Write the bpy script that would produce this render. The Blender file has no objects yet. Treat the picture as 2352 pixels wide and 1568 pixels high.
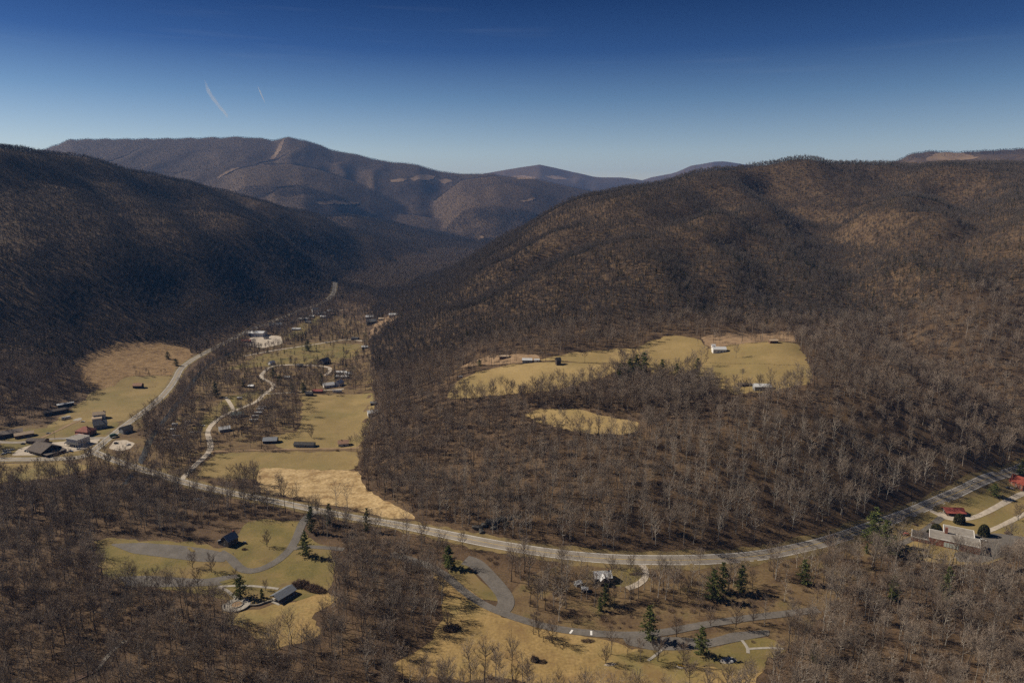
import bpy, math, random
import numpy as np
from mathutils import Vector
from mathutils.geometry import delaunay_2d_cdt

SC = bpy.context.scene
COL = SC.collection
R = math.radians

# ------------------------------------------------------------------ camera
CAMZ, PITCH, FPX = 270.0, R(12.0), 1568.0
cam_data = bpy.data.cameras.new('camera')
cam_data.lens, cam_data.sensor_width = 24.0, 36.0
cam_data.clip_start, cam_data.clip_end = 1.0, 200000.0
cam = bpy.data.objects.new('camera', cam_data)
cam.location = (0, 0, CAMZ)
cam.rotation_euler = (R(90) - PITCH, 0, 0)
COL.objects.link(cam)
SC.camera = cam

# ------------------------------------------------------------------ world, sun, exposure
SUN_EL = R(38.5)
SUN_DIR = Vector((-0.955, 0.295, 0)).normalized() * math.cos(SUN_EL) + Vector((0, 0, math.sin(SUN_EL)))
W = bpy.data.worlds.new('World')
SC.world = W
W.use_nodes = True
wn, wl = W.node_tree.nodes, W.node_tree.links
wn.clear()
w_out = wn.new('ShaderNodeOutputWorld')
w_bg = wn.new('ShaderNodeBackground')
w_sky = wn.new('ShaderNodeTexSky')
w_sky.sky_type = 'NISHITA'
w_sky.sun_disc = False
w_sky.sun_elevation = SUN_EL
w_sky.sun_rotation = math.atan2(SUN_DIR.x, SUN_DIR.y)
w_sky.altitude = 700
w_sky.air_density = 1.0
w_sky.dust_density = 0.2
w_sky.ozone_density = 3.0
# polarised late-winter sky: saturation deepens up to top of view, even round the compass
w_tc = wn.new('ShaderNodeTexCoord')
w_sep = wn.new('ShaderNodeSeparateXYZ')
w_ramp = wn.new('ShaderNodeValToRGB')
w_mul = wn.new('ShaderNodeMixRGB')
w_mul.blend_type = 'MULTIPLY'
w_mul.inputs[0].default_value = 1.0
el = w_ramp.color_ramp.elements
SKY_TINT = [(0.0, (1.22, 1.02, .94)), (0.06, (1.04, .95, .92)), (0.13, (.49, .57, .68)), (0.19, (.15, .25, .455)), (0.26, (.05, .12, .275)), (0.40, (.095, .15, .24)), (1.0, (.13, .165, .23))]  # stops above view are desaturated to neutralise the blue shadow fill
el[0].position, el[0].color = SKY_TINT[0][0], SKY_TINT[0][1] + (1,)
el[1].position, el[1].color = SKY_TINT[-1][0], SKY_TINT[-1][1] + (1,)
for p_, c_ in SKY_TINT[1:-1]:
    e_ = el.new(p_)
    e_.color = c_ + (1,)
# thin cirrus streaks low in the sky
w_map = wn.new('ShaderNodeMapping')
w_map.inputs['Scale'].default_value = (2.2, 2.2, 38.0)
w_map.inputs['Rotation'].default_value = (R(3), R(2.2), 0)
w_noise = wn.new('ShaderNodeTexNoise')
w_noise.inputs['Scale'].default_value = 1.6
w_noise.inputs['Detail'].default_value = 5.0
w_cr = wn.new('ShaderNodeValToRGB')
w_cr.color_ramp.elements[0].position, w_cr.color_ramp.elements[0].color = 0.6, (0, 0, 0, 1)
w_cr.color_ramp.elements[1].position, w_cr.color_ramp.elements[1].color = 0.85, (.05, .05, .05, 1)
w_mix = wn.new('ShaderNodeMixRGB')
w_mix.inputs[2].default_value = (5.4, 6.0, 6.6, 1)
wl.new(w_tc.outputs['Generated'], w_sep.inputs[0])
wl.new(w_sep.outputs['Z'], w_ramp.inputs[0])
wl.new(w_sky.outputs[0], w_mul.inputs[1])
wl.new(w_ramp.outputs[0], w_mul.inputs[2])
wl.new(w_tc.outputs['Generated'], w_map.inputs[0])
wl.new(w_map.outputs[0], w_noise.inputs['Vector'])
wl.new(w_noise.outputs[0], w_cr.inputs[0])
wl.new(w_cr.outputs[0], w_mix.inputs[0])
wl.new(w_mul.outputs[0], w_mix.inputs[1])
wl.new(w_mix.outputs[0], w_bg.inputs[0])
w_bg.inputs[1].default_value = 0.075
wl.new(w_bg.outputs[0], w_out.inputs[0])

sun_data = bpy.data.lights.new('sun', 'SUN')
sun_data.energy, sun_data.angle, sun_data.color = 5.0, R(0.53), (1.0, .90, .76)
sun = bpy.data.objects.new('sun', sun_data)
sun.rotation_euler = SUN_DIR.to_track_quat('Z', 'Y').to_euler()
sun.location = (-3000, 500, 3000)
COL.objects.link(sun)

SC.render.engine = 'CYCLES'
SC.view_settings.view_transform = 'Standard'
SC.view_settings.look = 'None'
SC.view_settings.exposure = 0.27
SC.view_settings.gamma = 1.0
SC.view_settings.use_curve_mapping = False
cy = SC.cycles
cy.max_bounces, cy.diffuse_bounces, cy.glossy_bounces = 3, 2, 1
cy.transmission_bounces, cy.transparent_max_bounces, cy.volume_bounces = 1, 4, 0
cy.use_denoising = False
cy.caustics_reflective = cy.caustics_refractive = False

# ------------------------------------------------------------------ helpers
def ray(u, v):
    dx, dv = (u - 1176.0) / FPX, (784.0 - v) / FPX
    c, s = math.cos(PITCH), math.sin(PITCH)
    return np.array([dx, c + dv * s, -s + dv * c])
def on_z(u, v, z):
    d = ray(u, v)
    t = (z - CAMZ) / d[2]
    return (d[0] * t, d[1] * t, z)
def on_y(u, v, y, drop=0.0):
    d = ray(u, v)
    t = y / d[1]
    return (d[0] * t, y, CAMZ + d[2] * t - drop)

def hash2(ix, iy, seed):
    n = (ix.astype(np.int64) * 374761393 + iy.astype(np.int64) * 668265263 + seed * 982451653) & 0x7fffffff
    n = ((n ^ (n >> 13)) * 1274126177) & 0x7fffffff
    n = (n ^ (n >> 16)) & 0x7fffffff
    return (n % 1000003) / 1000003.0
def vnoise(x, y, seed=0):
    x, y = np.asarray(x, float), np.asarray(y, float)
    ix, iy = np.floor(x), np.floor(y)
    fx, fy = x - ix, y - iy
    fx, fy = fx * fx * fx * (fx * (fx * 6 - 15) + 10), fy * fy * fy * (fy * (fy * 6 - 15) + 10)
    a, b = hash2(ix, iy, seed), hash2(ix + 1, iy, seed)
    c, d = hash2(ix, iy + 1, seed), hash2(ix + 1, iy + 1, seed)
    return (a + (b - a) * fx) * (1 - fy) + (c + (d - c) * fx) * fy
def fbm(x, y, seed=0, oct=4):
    t, a, s = 0, .5, 0
    for i in range(oct):
        t = t + a * (vnoise(x * 2 ** i, y * 2 ** i, seed + i) - .5)
        s += a
        a *= .5
    return t / s
def sstep(a, b, x):
    t = np.clip((x - a) / (b - a), 0, 1)
    return t * t * (3 - 2 * t)

# ------------------------------------------------------------------ materials
def mat(name, cols, scale=.1, rough=.9, bump=0.0, detail=5.0, rnd=0.0, spec=.15, lo=.35, hi=.65, metal=0.0, coords='Object', stretch=None, scale2=None, cols2=None, patch=None):
    """noise-mixed diffuse; cols = colours along the ramp; rnd = per-object brightness spread"""
    m = bpy.data.materials.new(name)
    m.use_nodes = True
    nt = m.node_tree
    n, l = nt.nodes, nt.links
    b = n['Principled BSDF']
    b.inputs['Roughness'].default_value = rough
    b.inputs['Specular IOR Level'].default_value = spec
    b.inputs['Metallic'].default_value = metal
    tc = n.new('ShaderNodeTexCoord')
    src = tc.outputs[coords]
    if coords == 'World':
        pass
    if stretch:
        mp = n.new('ShaderNodeMapping')
        mp.inputs['Scale'].default_value = stretch
        l.new(src, mp.inputs[0])
        src = mp.outputs[0]
    nz = n.new('ShaderNodeTexNoise')
    nz.inputs['Scale'].default_value = scale
    nz.inputs['Detail'].default_value = detail
    nz.inputs['Roughness'].default_value = .6
    l.new(src, nz.inputs['Vector'])
    rp = n.new('ShaderNodeValToRGB')
    e = rp.color_ramp.elements
    k = len(cols)
    e[0].position, e[0].color = lo, tuple(cols[0]) + (1,)
    e[1].position, e[1].color = hi, tuple(cols[-1]) + (1,)
    for i in range(1, k - 1):
        x = e.new(lo + (hi - lo) * i / (k - 1))
        x.color = tuple(cols[i]) + (1,)
    l.new(nz.outputs[0], rp.inputs[0])
    out = rp.outputs[0]
    if scale2:
        nz2 = n.new('ShaderNodeTexNoise')
        nz2.inputs['Scale'].default_value = scale2
        nz2.inputs['Detail'].default_value = 4
        l.new(src, nz2.inputs['Vector'])
        rp2 = n.new('ShaderNodeValToRGB')
        rp2.color_ramp.elements[0].position, rp2.color_ramp.elements[1].position = .3, .7
        rp2.color_ramp.elements[0].color = tuple(cols2[0]) + (1,)
        rp2.color_ramp.elements[1].color = tuple(cols2[1]) + (1,)
        l.new(nz2.outputs[0], rp2.inputs[0])
        mx = n.new('ShaderNodeMixRGB')
        mx.blend_type = 'MULTIPLY'
        mx.inputs[0].default_value = 1
        l.new(out, mx.inputs[1])
        l.new(rp2.outputs[0], mx.inputs[2])
        out = mx.outputs[0]
    for pi, (pc, ps, plo, phi_) in enumerate(patch or []):
        mp2 = n.new('ShaderNodeMapping')
        mp2.inputs['Location'].default_value = (37.0 * (pi + 1), -91.0 * (pi + 1), 0)
        l.new(tc.outputs[coords], mp2.inputs[0])
        np_ = n.new('ShaderNodeTexNoise')
        np_.inputs['Scale'].default_value = ps
        np_.inputs['Detail'].default_value = 6
        np_.inputs['Roughness'].default_value = .65
        l.new(mp2.outputs[0], np_.inputs['Vector'])
        mrp = n.new('ShaderNodeMapRange')
        mrp.inputs['From Min'].default_value, mrp.inputs['From Max'].default_value = plo, phi_
        l.new(np_.outputs[0], mrp.inputs[0])
        mxp = n.new('ShaderNodeMixRGB')
        mxp.inputs[2].default_value = tuple(pc) + (1,)
        l.new(mrp.outputs[0], mxp.inputs[0])
        l.new(out, mxp.inputs[1])
        out = mxp.outputs[0]
    if rnd:
        oi = n.new('ShaderNodeObjectInfo')
        mr = n.new('ShaderNodeMapRange')
        mr.inputs['To Min'].default_value, mr.inputs['To Max'].default_value = 1 - rnd, 1 + rnd
        l.new(oi.outputs['Random'], mr.inputs[0])
        mx = n.new('ShaderNodeVectorMath')
        mx.operation = 'SCALE'
        l.new(out, mx.inputs[0])
        l.new(mr.outputs[0], mx.inputs['Scale'])
        out = mx.outputs[0]
    l.new(out, b.inputs['Base Color'])
    if bump:
        bp = n.new('ShaderNodeBump')
        bp.inputs['Strength'].default_value = min(1, bump)
        bp.inputs['Distance'].default_value = 1.0
        nb = n.new('ShaderNodeTexNoise')
        nb.inputs['Scale'].default_value = scale * 3
        nb.inputs['Detail'].default_value = 4
        l.new(src, nb.inputs['Vector'])
        l.new(nb.outputs[0], bp.inputs['Height'])
        l.new(bp.outputs[0], b.inputs['Normal'])
    return m
def flat(name, c, rough=.7, metal=0.0, spec=.3, rnd=0.0, var=.18, scale=.8):
    return mat(name, [tuple(x * (1 - var) for x in c), tuple(x * (1 + var) for x in c)], scale=scale, rough=rough, metal=metal, spec=spec, rnd=rnd)

# ------------------------------------------------------------------ objects
def tag(o, label=None, cat=None, group=None, kind=None):
    if label: o['label'] = label
    if cat: o['category'] = cat
    if group: o['group'] = group
    if kind: o['kind'] = kind
    return o
def link(name, me, parent=None, m=None):
    o = bpy.data.objects.new(name, me)
    COL.objects.link(o)
    if parent is not None: o.parent = parent
    if m is not None and len(me.materials) == 0: me.materials.append(m)
    return o
def mesh(name, v, f, m=None, smooth=False):
    me = bpy.data.meshes.new(name)
    me.from_pydata([tuple(map(float, p)) for p in v], [], f)
    if m is not None: me.materials.append(m)
    if smooth: me.polygons.foreach_set('use_smooth', [True] * len(me.polygons))
    me.update()
    return me
def empty(name, loc, rz=0.0, s=1.0):
    o = bpy.data.objects.new(name, None)
    o.location, o.rotation_euler, o.scale = loc, (0, 0, rz), (s, s, s)
    o.empty_display_size = .5
    COL.objects.link(o)
    return o

# ------------------------------------------------------------------ terrain heights
CZ = [  # (u, v, height) seen ground points, photograph scaled to 2352 px
 # valley floor
 (-250,1568,3),(300,1568,2),(900,1568,1),(1500,1568,1),(2000,1568,2),(2600,1568,3),(-250,1400,1),(300,1400,0),(900,1400,0),(1500,1400,0),(2000,1400,0),(2600,1400,2),
 (-250,1290,0),(200,1290,0),(600,1290,0),(1000,1290,0),(1400,1300,1),(1700,1295,1),(2000,1240,1),(2300,1200,1),(2600,1280,3),
 (-250,1150,0),(200,1150,0),(500,1150,0),(800,1160,0),(0,1060,0),(300,1060,0),(600,1060,0),(800,1050,0),(150,1000,1),(300,1000,0),(600,1000,0),
 (220,940,1),(400,950,0),(600,950,0),(800,950,0),(340,890,2),(550,900,0),(750,900,0),(450,850,0),(650,850,0),(800,850,0),(550,800,0),(700,800,0),(800,800,1),
 (620,750,0),(720,750,0),(800,750,1),(700,700,0),(790,700,1),(770,655,1),(850,655,4),(900,612,4),(1030,578,2),(1080,552,10),(300,800,15),(200,830,15),(440,805,4),(330,850,6),
 (2300,1095,3),(2150,1150,2),(2420,1045,5),
 # left mountain
 (60,955,3),(160,900,6),(-100,990,4),(0,820,40),(100,800,45),(0,700,95),(0,600,155),(0,500,227),(200,790,27),(200,700,78),(200,600,142),(200,500,222),
 (420,780,10),(400,700,55),(400,600,126),(400,500,216),(620,730,2),(600,680,35),(600,600,101),(600,520,183),(810,633,2),(800,580,62),(800,530,125),(900,597,3),(900,550,48),
 # toe of the wooded spur on the right of the valley
 (845,1000,2),(850,900,3),(850,800,4),(860,705,4),(900,680,15),(900,760,14),(900,850,13),(950,950,17),(900,1050,10),(950,1130,8),(840,1100,2),
 (1050,870,46),(1000,900,38),(1050,800,50),(1050,700,78),(1050,640,78),
 (1200,870,57),(1200,805,66),(1200,700,92),(1200,600,138),(1300,870,62),(1300,820,69),
 (1400,860,64),(1400,800,73),(1400,700,105),(1400,600,157),(1400,520,210),(1400,470,251),
 (1540,830,72),(1540,770,80),(1540,700,108),(1540,600,161),(1540,500,227),
 (1750,889,70),(1750,820,80),(1750,765,88),(1750,680,115),(1750,600,153),(1750,520,207),
 (1850,860,75),(1850,790,86),(2000,860,78),(2000,760,98),(2000,650,140),(2000,560,187),(2000,480,240),
 (2200,1000,42),(2200,900,66),(2200,800,93),(2200,700,130),(2200,600,177),(2200,500,232),
 (2352,1030,20),(2352,950,45),(2352,850,77),(2352,750,110),(2352,650,152),(2352,550,203),
 (2600,1000,45),(2600,850,85),(2600,650,155),
 # wooded knoll between the farm and the road
 (1100,1190,11),(1200,1100,25),(1200,1000,36),(1200,930,46),(1100,1000,28),(1100,930,38),(1400,1200,18),(1400,1100,34),(1400,1000,47),(1330,975,48),(1400,960,50),(1400,900,60),
 (1600,1200,19),(1600,1100,37),(1600,1000,54),(1600,920,62),(1800,1180,16),(1800,1100,35),(1800,1000,57),(1800,920,68),(2000,1130,15),(2000,1050,34),(2000,950,62),(2150,1080,20),
]
CY = [  # (u, v, distance) on skylines (tree tops, so the ground lies 14 m lower)
 (0,345,1763),(100,347,1950),(200,360,2140),(350,397,2300),(450,420,2450),(600,456,2600),(700,478,3200),(790,490,3900),(880,503,4350),(950,530,4550),
 (0,420,1580),(200,430,1850),(400,445,2150),
 (1000,640,2000),(1050,603,2020),(1100,572,2000),(1200,520,1850),(1300,452,1850),(1400,430,1900),(1540,409,1920),(1700,391,1950),(1850,365,1950),(2000,361,2000),(2100,367,2000),(2200,366,1850),(2352,365,1850),(2600,365,1900),
 (1540,440,1650),(1750,450,1680),(2000,420,1850),(2200,430,1450),(2352,450,1450),(2600,450,1450),(2900,420,1500)]
CX = [(-1800,2300,300),(-1600,3000,190),(-1400,3600,110),(-1200,4800,20),(-2300,1800,320),(-2500,1200,260),(-1000,900,60),(-1300,1200,210),(-900,500,12),(-1300,500,60),(-1700,800,220),
 (300,2600,130),(0,2600,60),(-150,2500,15),(700,2700,180),(1200,2700,200),(2000,2700,230),(0,3500,30),(800,3800,120),(2000,3800,150),(3500,2500,260),(2500,1200,250),(1600,700,60),(1900,450,40),(1300,400,8),
 (-400,3300,3),(-420,3000,3),(-300,4300,6),(0,4800,20),(1000,5000,80),(-600,5200,15),(-2500,5000,100),(3000,5000,150),(0,100,20),(800,100,20),(-800,100,20),(0,220,6)]
pts = [on_z(*c) for c in CZ] + [on_y(*c, 14.0) for c in CY] + [tuple(map(float, c)) for c in CX]
PT = np.array(pts)
RC = 45.0
def _phi(ax, ay, bx, by):
    return np.sqrt((ax - bx) ** 2 + (ay - by) ** 2 + RC * RC)
_A = _phi(PT[:, None, 0], PT[:, None, 1], PT[None, :, 0], PT[None, :, 1])
_n = len(PT)
_M = np.zeros((_n + 1, _n + 1))
_M[:_n, :_n] = _A - np.eye(_n) * 12.0
_M[:_n, _n] = _M[_n, :_n] = 1
_wts = np.linalg.solve(_M, np.append(PT[:, 2], 0))
def h_rbf(x, y):
    out = np.full(x.shape, _wts[-1])
    for (px, py, _), w in zip(PT, _wts[:-1]):
        out += w * _phi(x, y, px, py)
    return out

FAR = [  # skylines of the far ridges: distance, front slope, [(u, v)]
 (6800, .30, [(-400,395),(-100,372),(40,352),(110,338),(160,318),(230,317),(300,317),(400,316),(500,313),(560,312),(630,319),(660,313),(700,319),(760,341),(850,360),(900,371),(960,376),(1010,390),(1060,397),(1130,398),(1220,420),(1330,470),(1450,520)]),
 (5500, .28, [(330,520),(430,440),(500,408),(560,381),(620,374),(690,376),(760,395),(850,430),(930,470),(1020,520)]),
 (5200, .22, [(560,520),(700,468),(800,470),(880,485),(980,495),(1100,520),(1200,540)]),
 (5900, .24, [(980,470),(1060,412),(1140,402),(1220,408),(1300,425),(1380,440),(1480,500)]),
 (10500, .25, [(1030,430),(1110,398),(1180,386),(1240,377),(1300,389),(1360,402),(1460,409),(1600,425),(1700,440)]),
 (12000, .25, [(1440,420),(1540,396),(1590,379),(1640,368),(1700,373),(1800,390),(1950,420)]),
 (4800, .22, [(1950,420),(2060,366),(2100,349),(2140,345),(2200,348),(2280,343),(2352,339),(2500,336),(2800,345),(3200,380)]),
]
_FL = []
for Yl, sl, sk in FAR:
    P_ = np.array([on_y(u, v, Yl, 6.0) for u, v in sk])
    _FL.append((Yl, sl, P_[:, 0] / Yl, P_[:, 2]))
def h_far(x, y):
    t = x / np.maximum(y, 100)
    nz = fbm(x / 520, y / 900, 31, 4)
    g = 1 - np.abs(2 * vnoise(x / 430 + 2 * nz, y / 1500, 77) - 1)
    out = np.full(x.shape, -60.0)
    for Yl, sl, tt, zz in _FL:
        z = np.interp(t, tt, zz, left=-200, right=-200)
        d = np.maximum(0, Yl - y)
        out = np.maximum(out, z - sl * d + np.minimum(1, d / 500) * (nz * 95 - (1 - g) * 48) - .45 * np.maximum(0, y - Yl))
    return out

def seg_dist(x, y, line):
    d = np.full(x.shape, 1e9)
    for (ax, ay), (bx, by) in zip(line[:-1], line[1:]):
        vx, vy = bx - ax, by - ay
        t = np.clip(((x - ax) * vx + (y - ay) * vy) / (vx * vx + vy * vy + 1e-9), 0, 1)
        d = np.minimum(d, np.hypot(x - ax - t * vx, y - ay - t * vy))
    return d

# tessellation: rings and bearings about the look-out
NR, NA, RMIN, RMAX, AMAX = 430, 560, 110.0, 17000.0, R(60)
_ls = math.log(RMAX / RMIN) / (NR - 1)
_rr = RMIN * np.exp(_ls * np.arange(NR))
_aa = np.linspace(-AMAX, AMAX, NA)
GX, GY = _rr[:, None] * np.sin(_aa)[None, :], _rr[:, None] * np.cos(_aa)[None, :]
def grid_sample(G, x, y):
    x, y = np.asarray(x, float), np.asarray(y, float)
    fi = np.clip(np.log(np.maximum(np.hypot(x, y), RMIN) / RMIN) / _ls, 0, NR - 1.001)
    fj = np.clip((np.arctan2(x, y) + AMAX) / (2 * AMAX) * (NA - 1), 0, NA - 1.001)
    i, j = fi.astype(int), fj.astype(int)
    a, b = fi - i, fj - j
    return (G[i, j] * (1 - a) + G[i + 1, j] * a) * (1 - b) + (G[i, j + 1] * (1 - a) + G[i + 1, j + 1] * a) * b
def cast(u, v, G):
    """where the sight line of a photograph point meets the ground"""
    d = ray(u, v)
    t = np.exp(np.linspace(math.log(150), math.log(16500), 2600))
    z = CAMZ + d[2] * t
    h = grid_sample(G, d[0] * t, d[1] * t)
    k = np.argmax(z < h)
    if z[k] >= h[k]: k = len(t) - 1
    if k == 0: return (d[0] * t[0], d[1] * t[0])
    a, b = z[k - 1] - h[k - 1], h[k] - z[k]
    tt = t[k - 1] + (t[k] - t[k - 1]) * a / (a + b + 1e-9)
    return (d[0] * tt, d[1] * tt)

H0 = h_rbf(GX, GY)
# nearly level valley floor
H0 = np.where(H0 < 9, np.maximum(H0, -1) * sstep(-2, 9, H0) ** .5, H0)
GULLY = [  # carved stream courses: depth, half width, points
 (50, 80, [(1790,420),(1870,480),(1960,570),(2010,650),(2140,760),(2280,880),(2352,965)]),
 (36, 65, [(2180,440),(2260,560),(2352,690),(2450,800)]),
 (24, 60, [(1640,450),(1480,510),(1280,585),(1080,680)]),
 (14, 50, [(1420,500),(1280,520),(1180,580)]),
 (22, 50, [(1700,560),(1790,640),(1860,740),(1920,800),(2050,870)]),
 (18, 45, [(1560,560),(1640,640),(1720,740)]),
 (27, 75, [(360,430),(450,505),(540,575),(640,655),(690,700)]),
 (22, 80, [(560,465),(650,525),(740,600),(775,640)]),
 (27, 75, [(210,390),(310,510),(390,640),(430,760)]),
 (25, 65, [(70,400),(140,550),(180,680),(150,790)]),
 (20, 80, [(750,500),(830,560),(870,600)]),
 (24, 60, [(-60,420),(-20,600),(30,760),(60,900)]),
]
for dep, wid, line in GULLY:
    L = [cast(u, v, H0) for u, v in line]
    wob = fbm(GX / 160, GY / 160, 5, 3) * 90
    d = seg_dist(GX + wob, GY - wob, L)
    H0 = H0 - dep * np.exp(-(d / wid) ** 2) * sstep(25, 110, H0) + dep * .25 * np.exp(-((d - 2.1 * wid) / wid) ** 2) * sstep(40, 120, H0)
mt = sstep(22, 140, H0) * sstep(700, 1000, GY + H0 * 2)
H0 += mt * (fbm(GX / 280, GY / 280, 11, 4) * 28 - np.abs(fbm(GX / 170, GY / 170, 21, 3)) * 18 + 3)
H0 += sstep(6, 40, H0) * fbm(GX / 60, GY / 60, 3, 3) * 5 * (1 - sstep(40, 75, H0) * (1 - mt)) + fbm(GX / 45, GY / 45, 4, 2) * .5
fade = sstep(4300, 5400, GY)
H0 = H0 * (1 - fade) + np.minimum(H0, 30) * fade
HG = np.maximum(H0, np.where(GY > 3200, h_far(GX, GY), -999))
def hz(x, y):
    return grid_sample(HG, x, y)
def hz1(x, y):
    return float(grid_sample(HG, np.array([x]), np.array([y]))[0])
def at(u, v):
    x, y = cast(u, v, HG)
    return (x, y, hz1(x, y))
def poly(pp):
    return [cast(u, v, HG) for u, v in pp]
def inside(x, y, P):
    r = np.zeros(x.shape, bool)
    n = len(P)
    for i in range(n):
        (ax, ay), (bx, by) = P[i], P[(i + 1) % n]
        if ay == by: continue
        c = ((ay > y) != (by > y)) & (x < (bx - ax) * (y - ay) / (by - ay) + ax)
        r ^= c
    return r

# ------------------------------------------------------------------ ground materials
M_GROUND = mat('leaf_litter_ground', [(.052,.035,.023), (.093,.061,.036), (.14,.093,.053), (.108,.077,.044)], scale=.035, detail=8, bump=.4, lo=.3, hi=.72, scale2=.9, cols2=[(.55,.53,.5), (1.15,1.12,1.1)])
M_FARGROUND = None
v_ = np.stack([GX.ravel(), GY.ravel(), HG.ravel()], 1)
ii, jj = np.meshgrid(np.arange(NR - 1), np.arange(NA - 1), indexing='ij')
a_ = (ii * NA + jj).ravel()
f_ = np.stack([a_, a_ + 1, a_ + NA + 1, a_ + NA], 1)
me = bpy.data.meshes.new('ground')
me.vertices.add(len(v_))
me.vertices.foreach_set('co', v_.astype(np.float32).ravel())
me.loops.add(f_.size)
me.loops.foreach_set('vertex_index', f_.astype(np.int32).ravel())
me.polygons.add(len(f_))
me.polygons.foreach_set('loop_start', (np.arange(len(f_)) * 4).astype(np.int32))
me.update(calc_edges=True)
me.polygons.foreach_set('use_smooth', [True] * len(f_))
ground = link('ground', me, None, M_GROUND)
tag(ground, kind='structure')

# ------------------------------------------------------------------ sheets draped on the ground
def chaikin(P, n=2, closed=True, cut=.25):
    P = [tuple(p) for p in P]
    for _ in range(n):
        Q = []
        m = len(P)
        for i in range(m if closed else m - 1):
            a, b = P[i], P[(i + 1) % m]
            Q.append((a[0] * (1 - cut) + b[0] * cut, a[1] * (1 - cut) + b[1] * cut))
            Q.append((a[0] * cut + b[0] * (1 - cut), a[1] * cut + b[1] * (1 - cut)))
        if not closed: Q = [P[0]] + Q + [P[-1]]
        P = Q
    return P
def densify(P, step, closed=True):
    Q = []
    m = len(P)
    for i in range(m if closed else m - 1):
        a, b = P[i], P[(i + 1) % m]
        k = max(1, int(math.hypot(b[0] - a[0], b[1] - a[1]) / step))
        for t in range(k):
            Q.append((a[0] + (b[0] - a[0]) * t / k, a[1] + (b[1] - a[1]) * t / k))
    if not closed: Q.append(P[-1])
    return Q
SHEETS = []
def sheet(name, pp, m, lift=.12, step=5.0, rough=1.5, smooth=1, world=False, label=None):
    P = list(pp) if world else poly(pp)
    P = densify(chaikin(P, smooth, True, .1), step)
    if rough:
        A = np.array(P)
        nx, ny = fbm(A[:, 0] / 9, A[:, 1] / 9, 41, 3), fbm(A[:, 0] / 9, A[:, 1] / 9, 42, 3)
        P = [(x + a * rough * 4, y + b * rough * 4) for (x, y), a, b in zip(P, nx, ny)]
    A = np.array(P)
    x0, y0 = A.min(0)
    x1, y1 = A.max(0)
    gx, gy = np.meshgrid(np.arange(x0, x1, step), np.arange(y0, y1, step))
    gx, gy = gx.ravel() + .31 * step, gy.ravel() + .17 * step
    k = inside(gx, gy, P) & (seg_dist(gx, gy, P + [P[0]]) > step * .5)
    V = [Vector(p) for p in P] + [Vector((a, b)) for a, b in zip(gx[k], gy[k])]
    n = len(P)
    vo, _, fo, *_r = delaunay_2d_cdt(V, [(i, (i + 1) % n) for i in range(n)], [], 1, .001)
    xy = np.array([(p.x, p.y) for p in vo])
    z = hz(xy[:, 0], xy[:, 1]) + lift
    o = link(name, mesh(name, [(p[0], p[1], q) for p, q in zip(xy, z)], [tuple(f) for f in fo], None, True), None, m)
    tag(o, label, None, None, 'structure')
    SHEETS.append((name, P))
    return o
ROADS = []
def ribbon_pts(pp, step=4.0, world=False):
    P = list(pp) if world else poly(pp)
    return densify(chaikin(P, 3, False), step, False)
def ribbon(name, pp, width, m, lift=.3, step=4.0, world=False, off=0.0, taper=None, jitter=0.0, parent=None, register=True, dash=None, label=None):
    C = np.array(pp if world == 'raw' else ribbon_pts(pp, step, world))
    T = np.gradient(C, axis=0)
    T /= np.linalg.norm(T, axis=1)[:, None] + 1e-9
    N = np.stack([-T[:, 1], T[:, 0]], 1)
    w = np.full(len(C), width / 2.0)
    if jitter: w = w * (1 + jitter * 2 * fbm(C[:, 0] / 7, C[:, 1] / 7, 9, 2))
    k = 3 if width > 1.5 else 2
    offs = np.linspace(-1, 1, k)
    V, Fc = [], []
    for s in offs:
        Q = C + N * (off + s * w)[:, None] if np.ndim(w) else C
        V.append(np.column_stack([Q, hz(Q[:, 0], Q[:, 1]) + lift + (.06 if abs(s) < .1 and k == 3 else 0)]))
    n = len(C)
    V = np.concatenate(V)
    for i in range(n - 1):
        if dash and (i // dash) % 3: continue
        for q in range(k - 1):
            Fc.append((q * n + i, (q + 1) * n + i, (q + 1) * n + i + 1, q * n + i + 1)[::-1])
    o = link(name, mesh(name, V, Fc, None, True), parent, m)
    if parent is None: tag(o, label, None, None, 'structure')
    if register: ROADS.append(([tuple(c) for c in C], width))
    return o, C

# ------------------------------------------------------------------ fields, lawns, roads
GOLD = [(.30,.20,.085), (.36,.25,.11), (.42,.30,.14)]
M_PASTURE = mat('pasture', patch=[((.165,.138,.052), .012, .5, .72), ((.17,.115,.055), .05, .56, .75)], cols=[(.19,.142,.058), (.245,.18,.075), (.295,.215,.095)], scale=.03, detail=8, lo=.3, hi=.7, scale2=.6, cols2=[(.8,.8,.78), (1.12,1.1,1.1)])
M_FARMGRASS = mat('farm_grass', patch=[((.23,.17,.07), .014, .48, .7), ((.21,.14,.065), .06, .55, .75)], cols=[(.25,.178,.075), (.32,.228,.098), (.36,.26,.12)], scale=.02, detail=8, lo=.3, hi=.7, scale2=.5, cols2=[(.82,.82,.8), (1.1,1.1,1.1)])
M_FARMGREEN = mat('farm_green_grass', patch=[((.19,.148,.058), .014, .5, .72), ((.20,.14,.062), .06, .55, .75)], cols=[(.205,.148,.062), (.26,.187,.08), (.31,.222,.098)], scale=.02, detail=8, lo=.3, hi=.7, scale2=.5, cols2=[(.85,.85,.8), (1.1,1.1,1.1)])
M_LAWN = mat('lawn', patch=[((.20,.14,.062), .022, .46, .66), ((.11,.075,.04), .06, .58, .76)], cols=[(.115,.10,.036), (.175,.138,.05), (.25,.178,.072)], scale=.045, detail=8, lo=.3, hi=.7, scale2=.7, cols2=[(.75,.78,.7), (1.12,1.1,1.1)])
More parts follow.
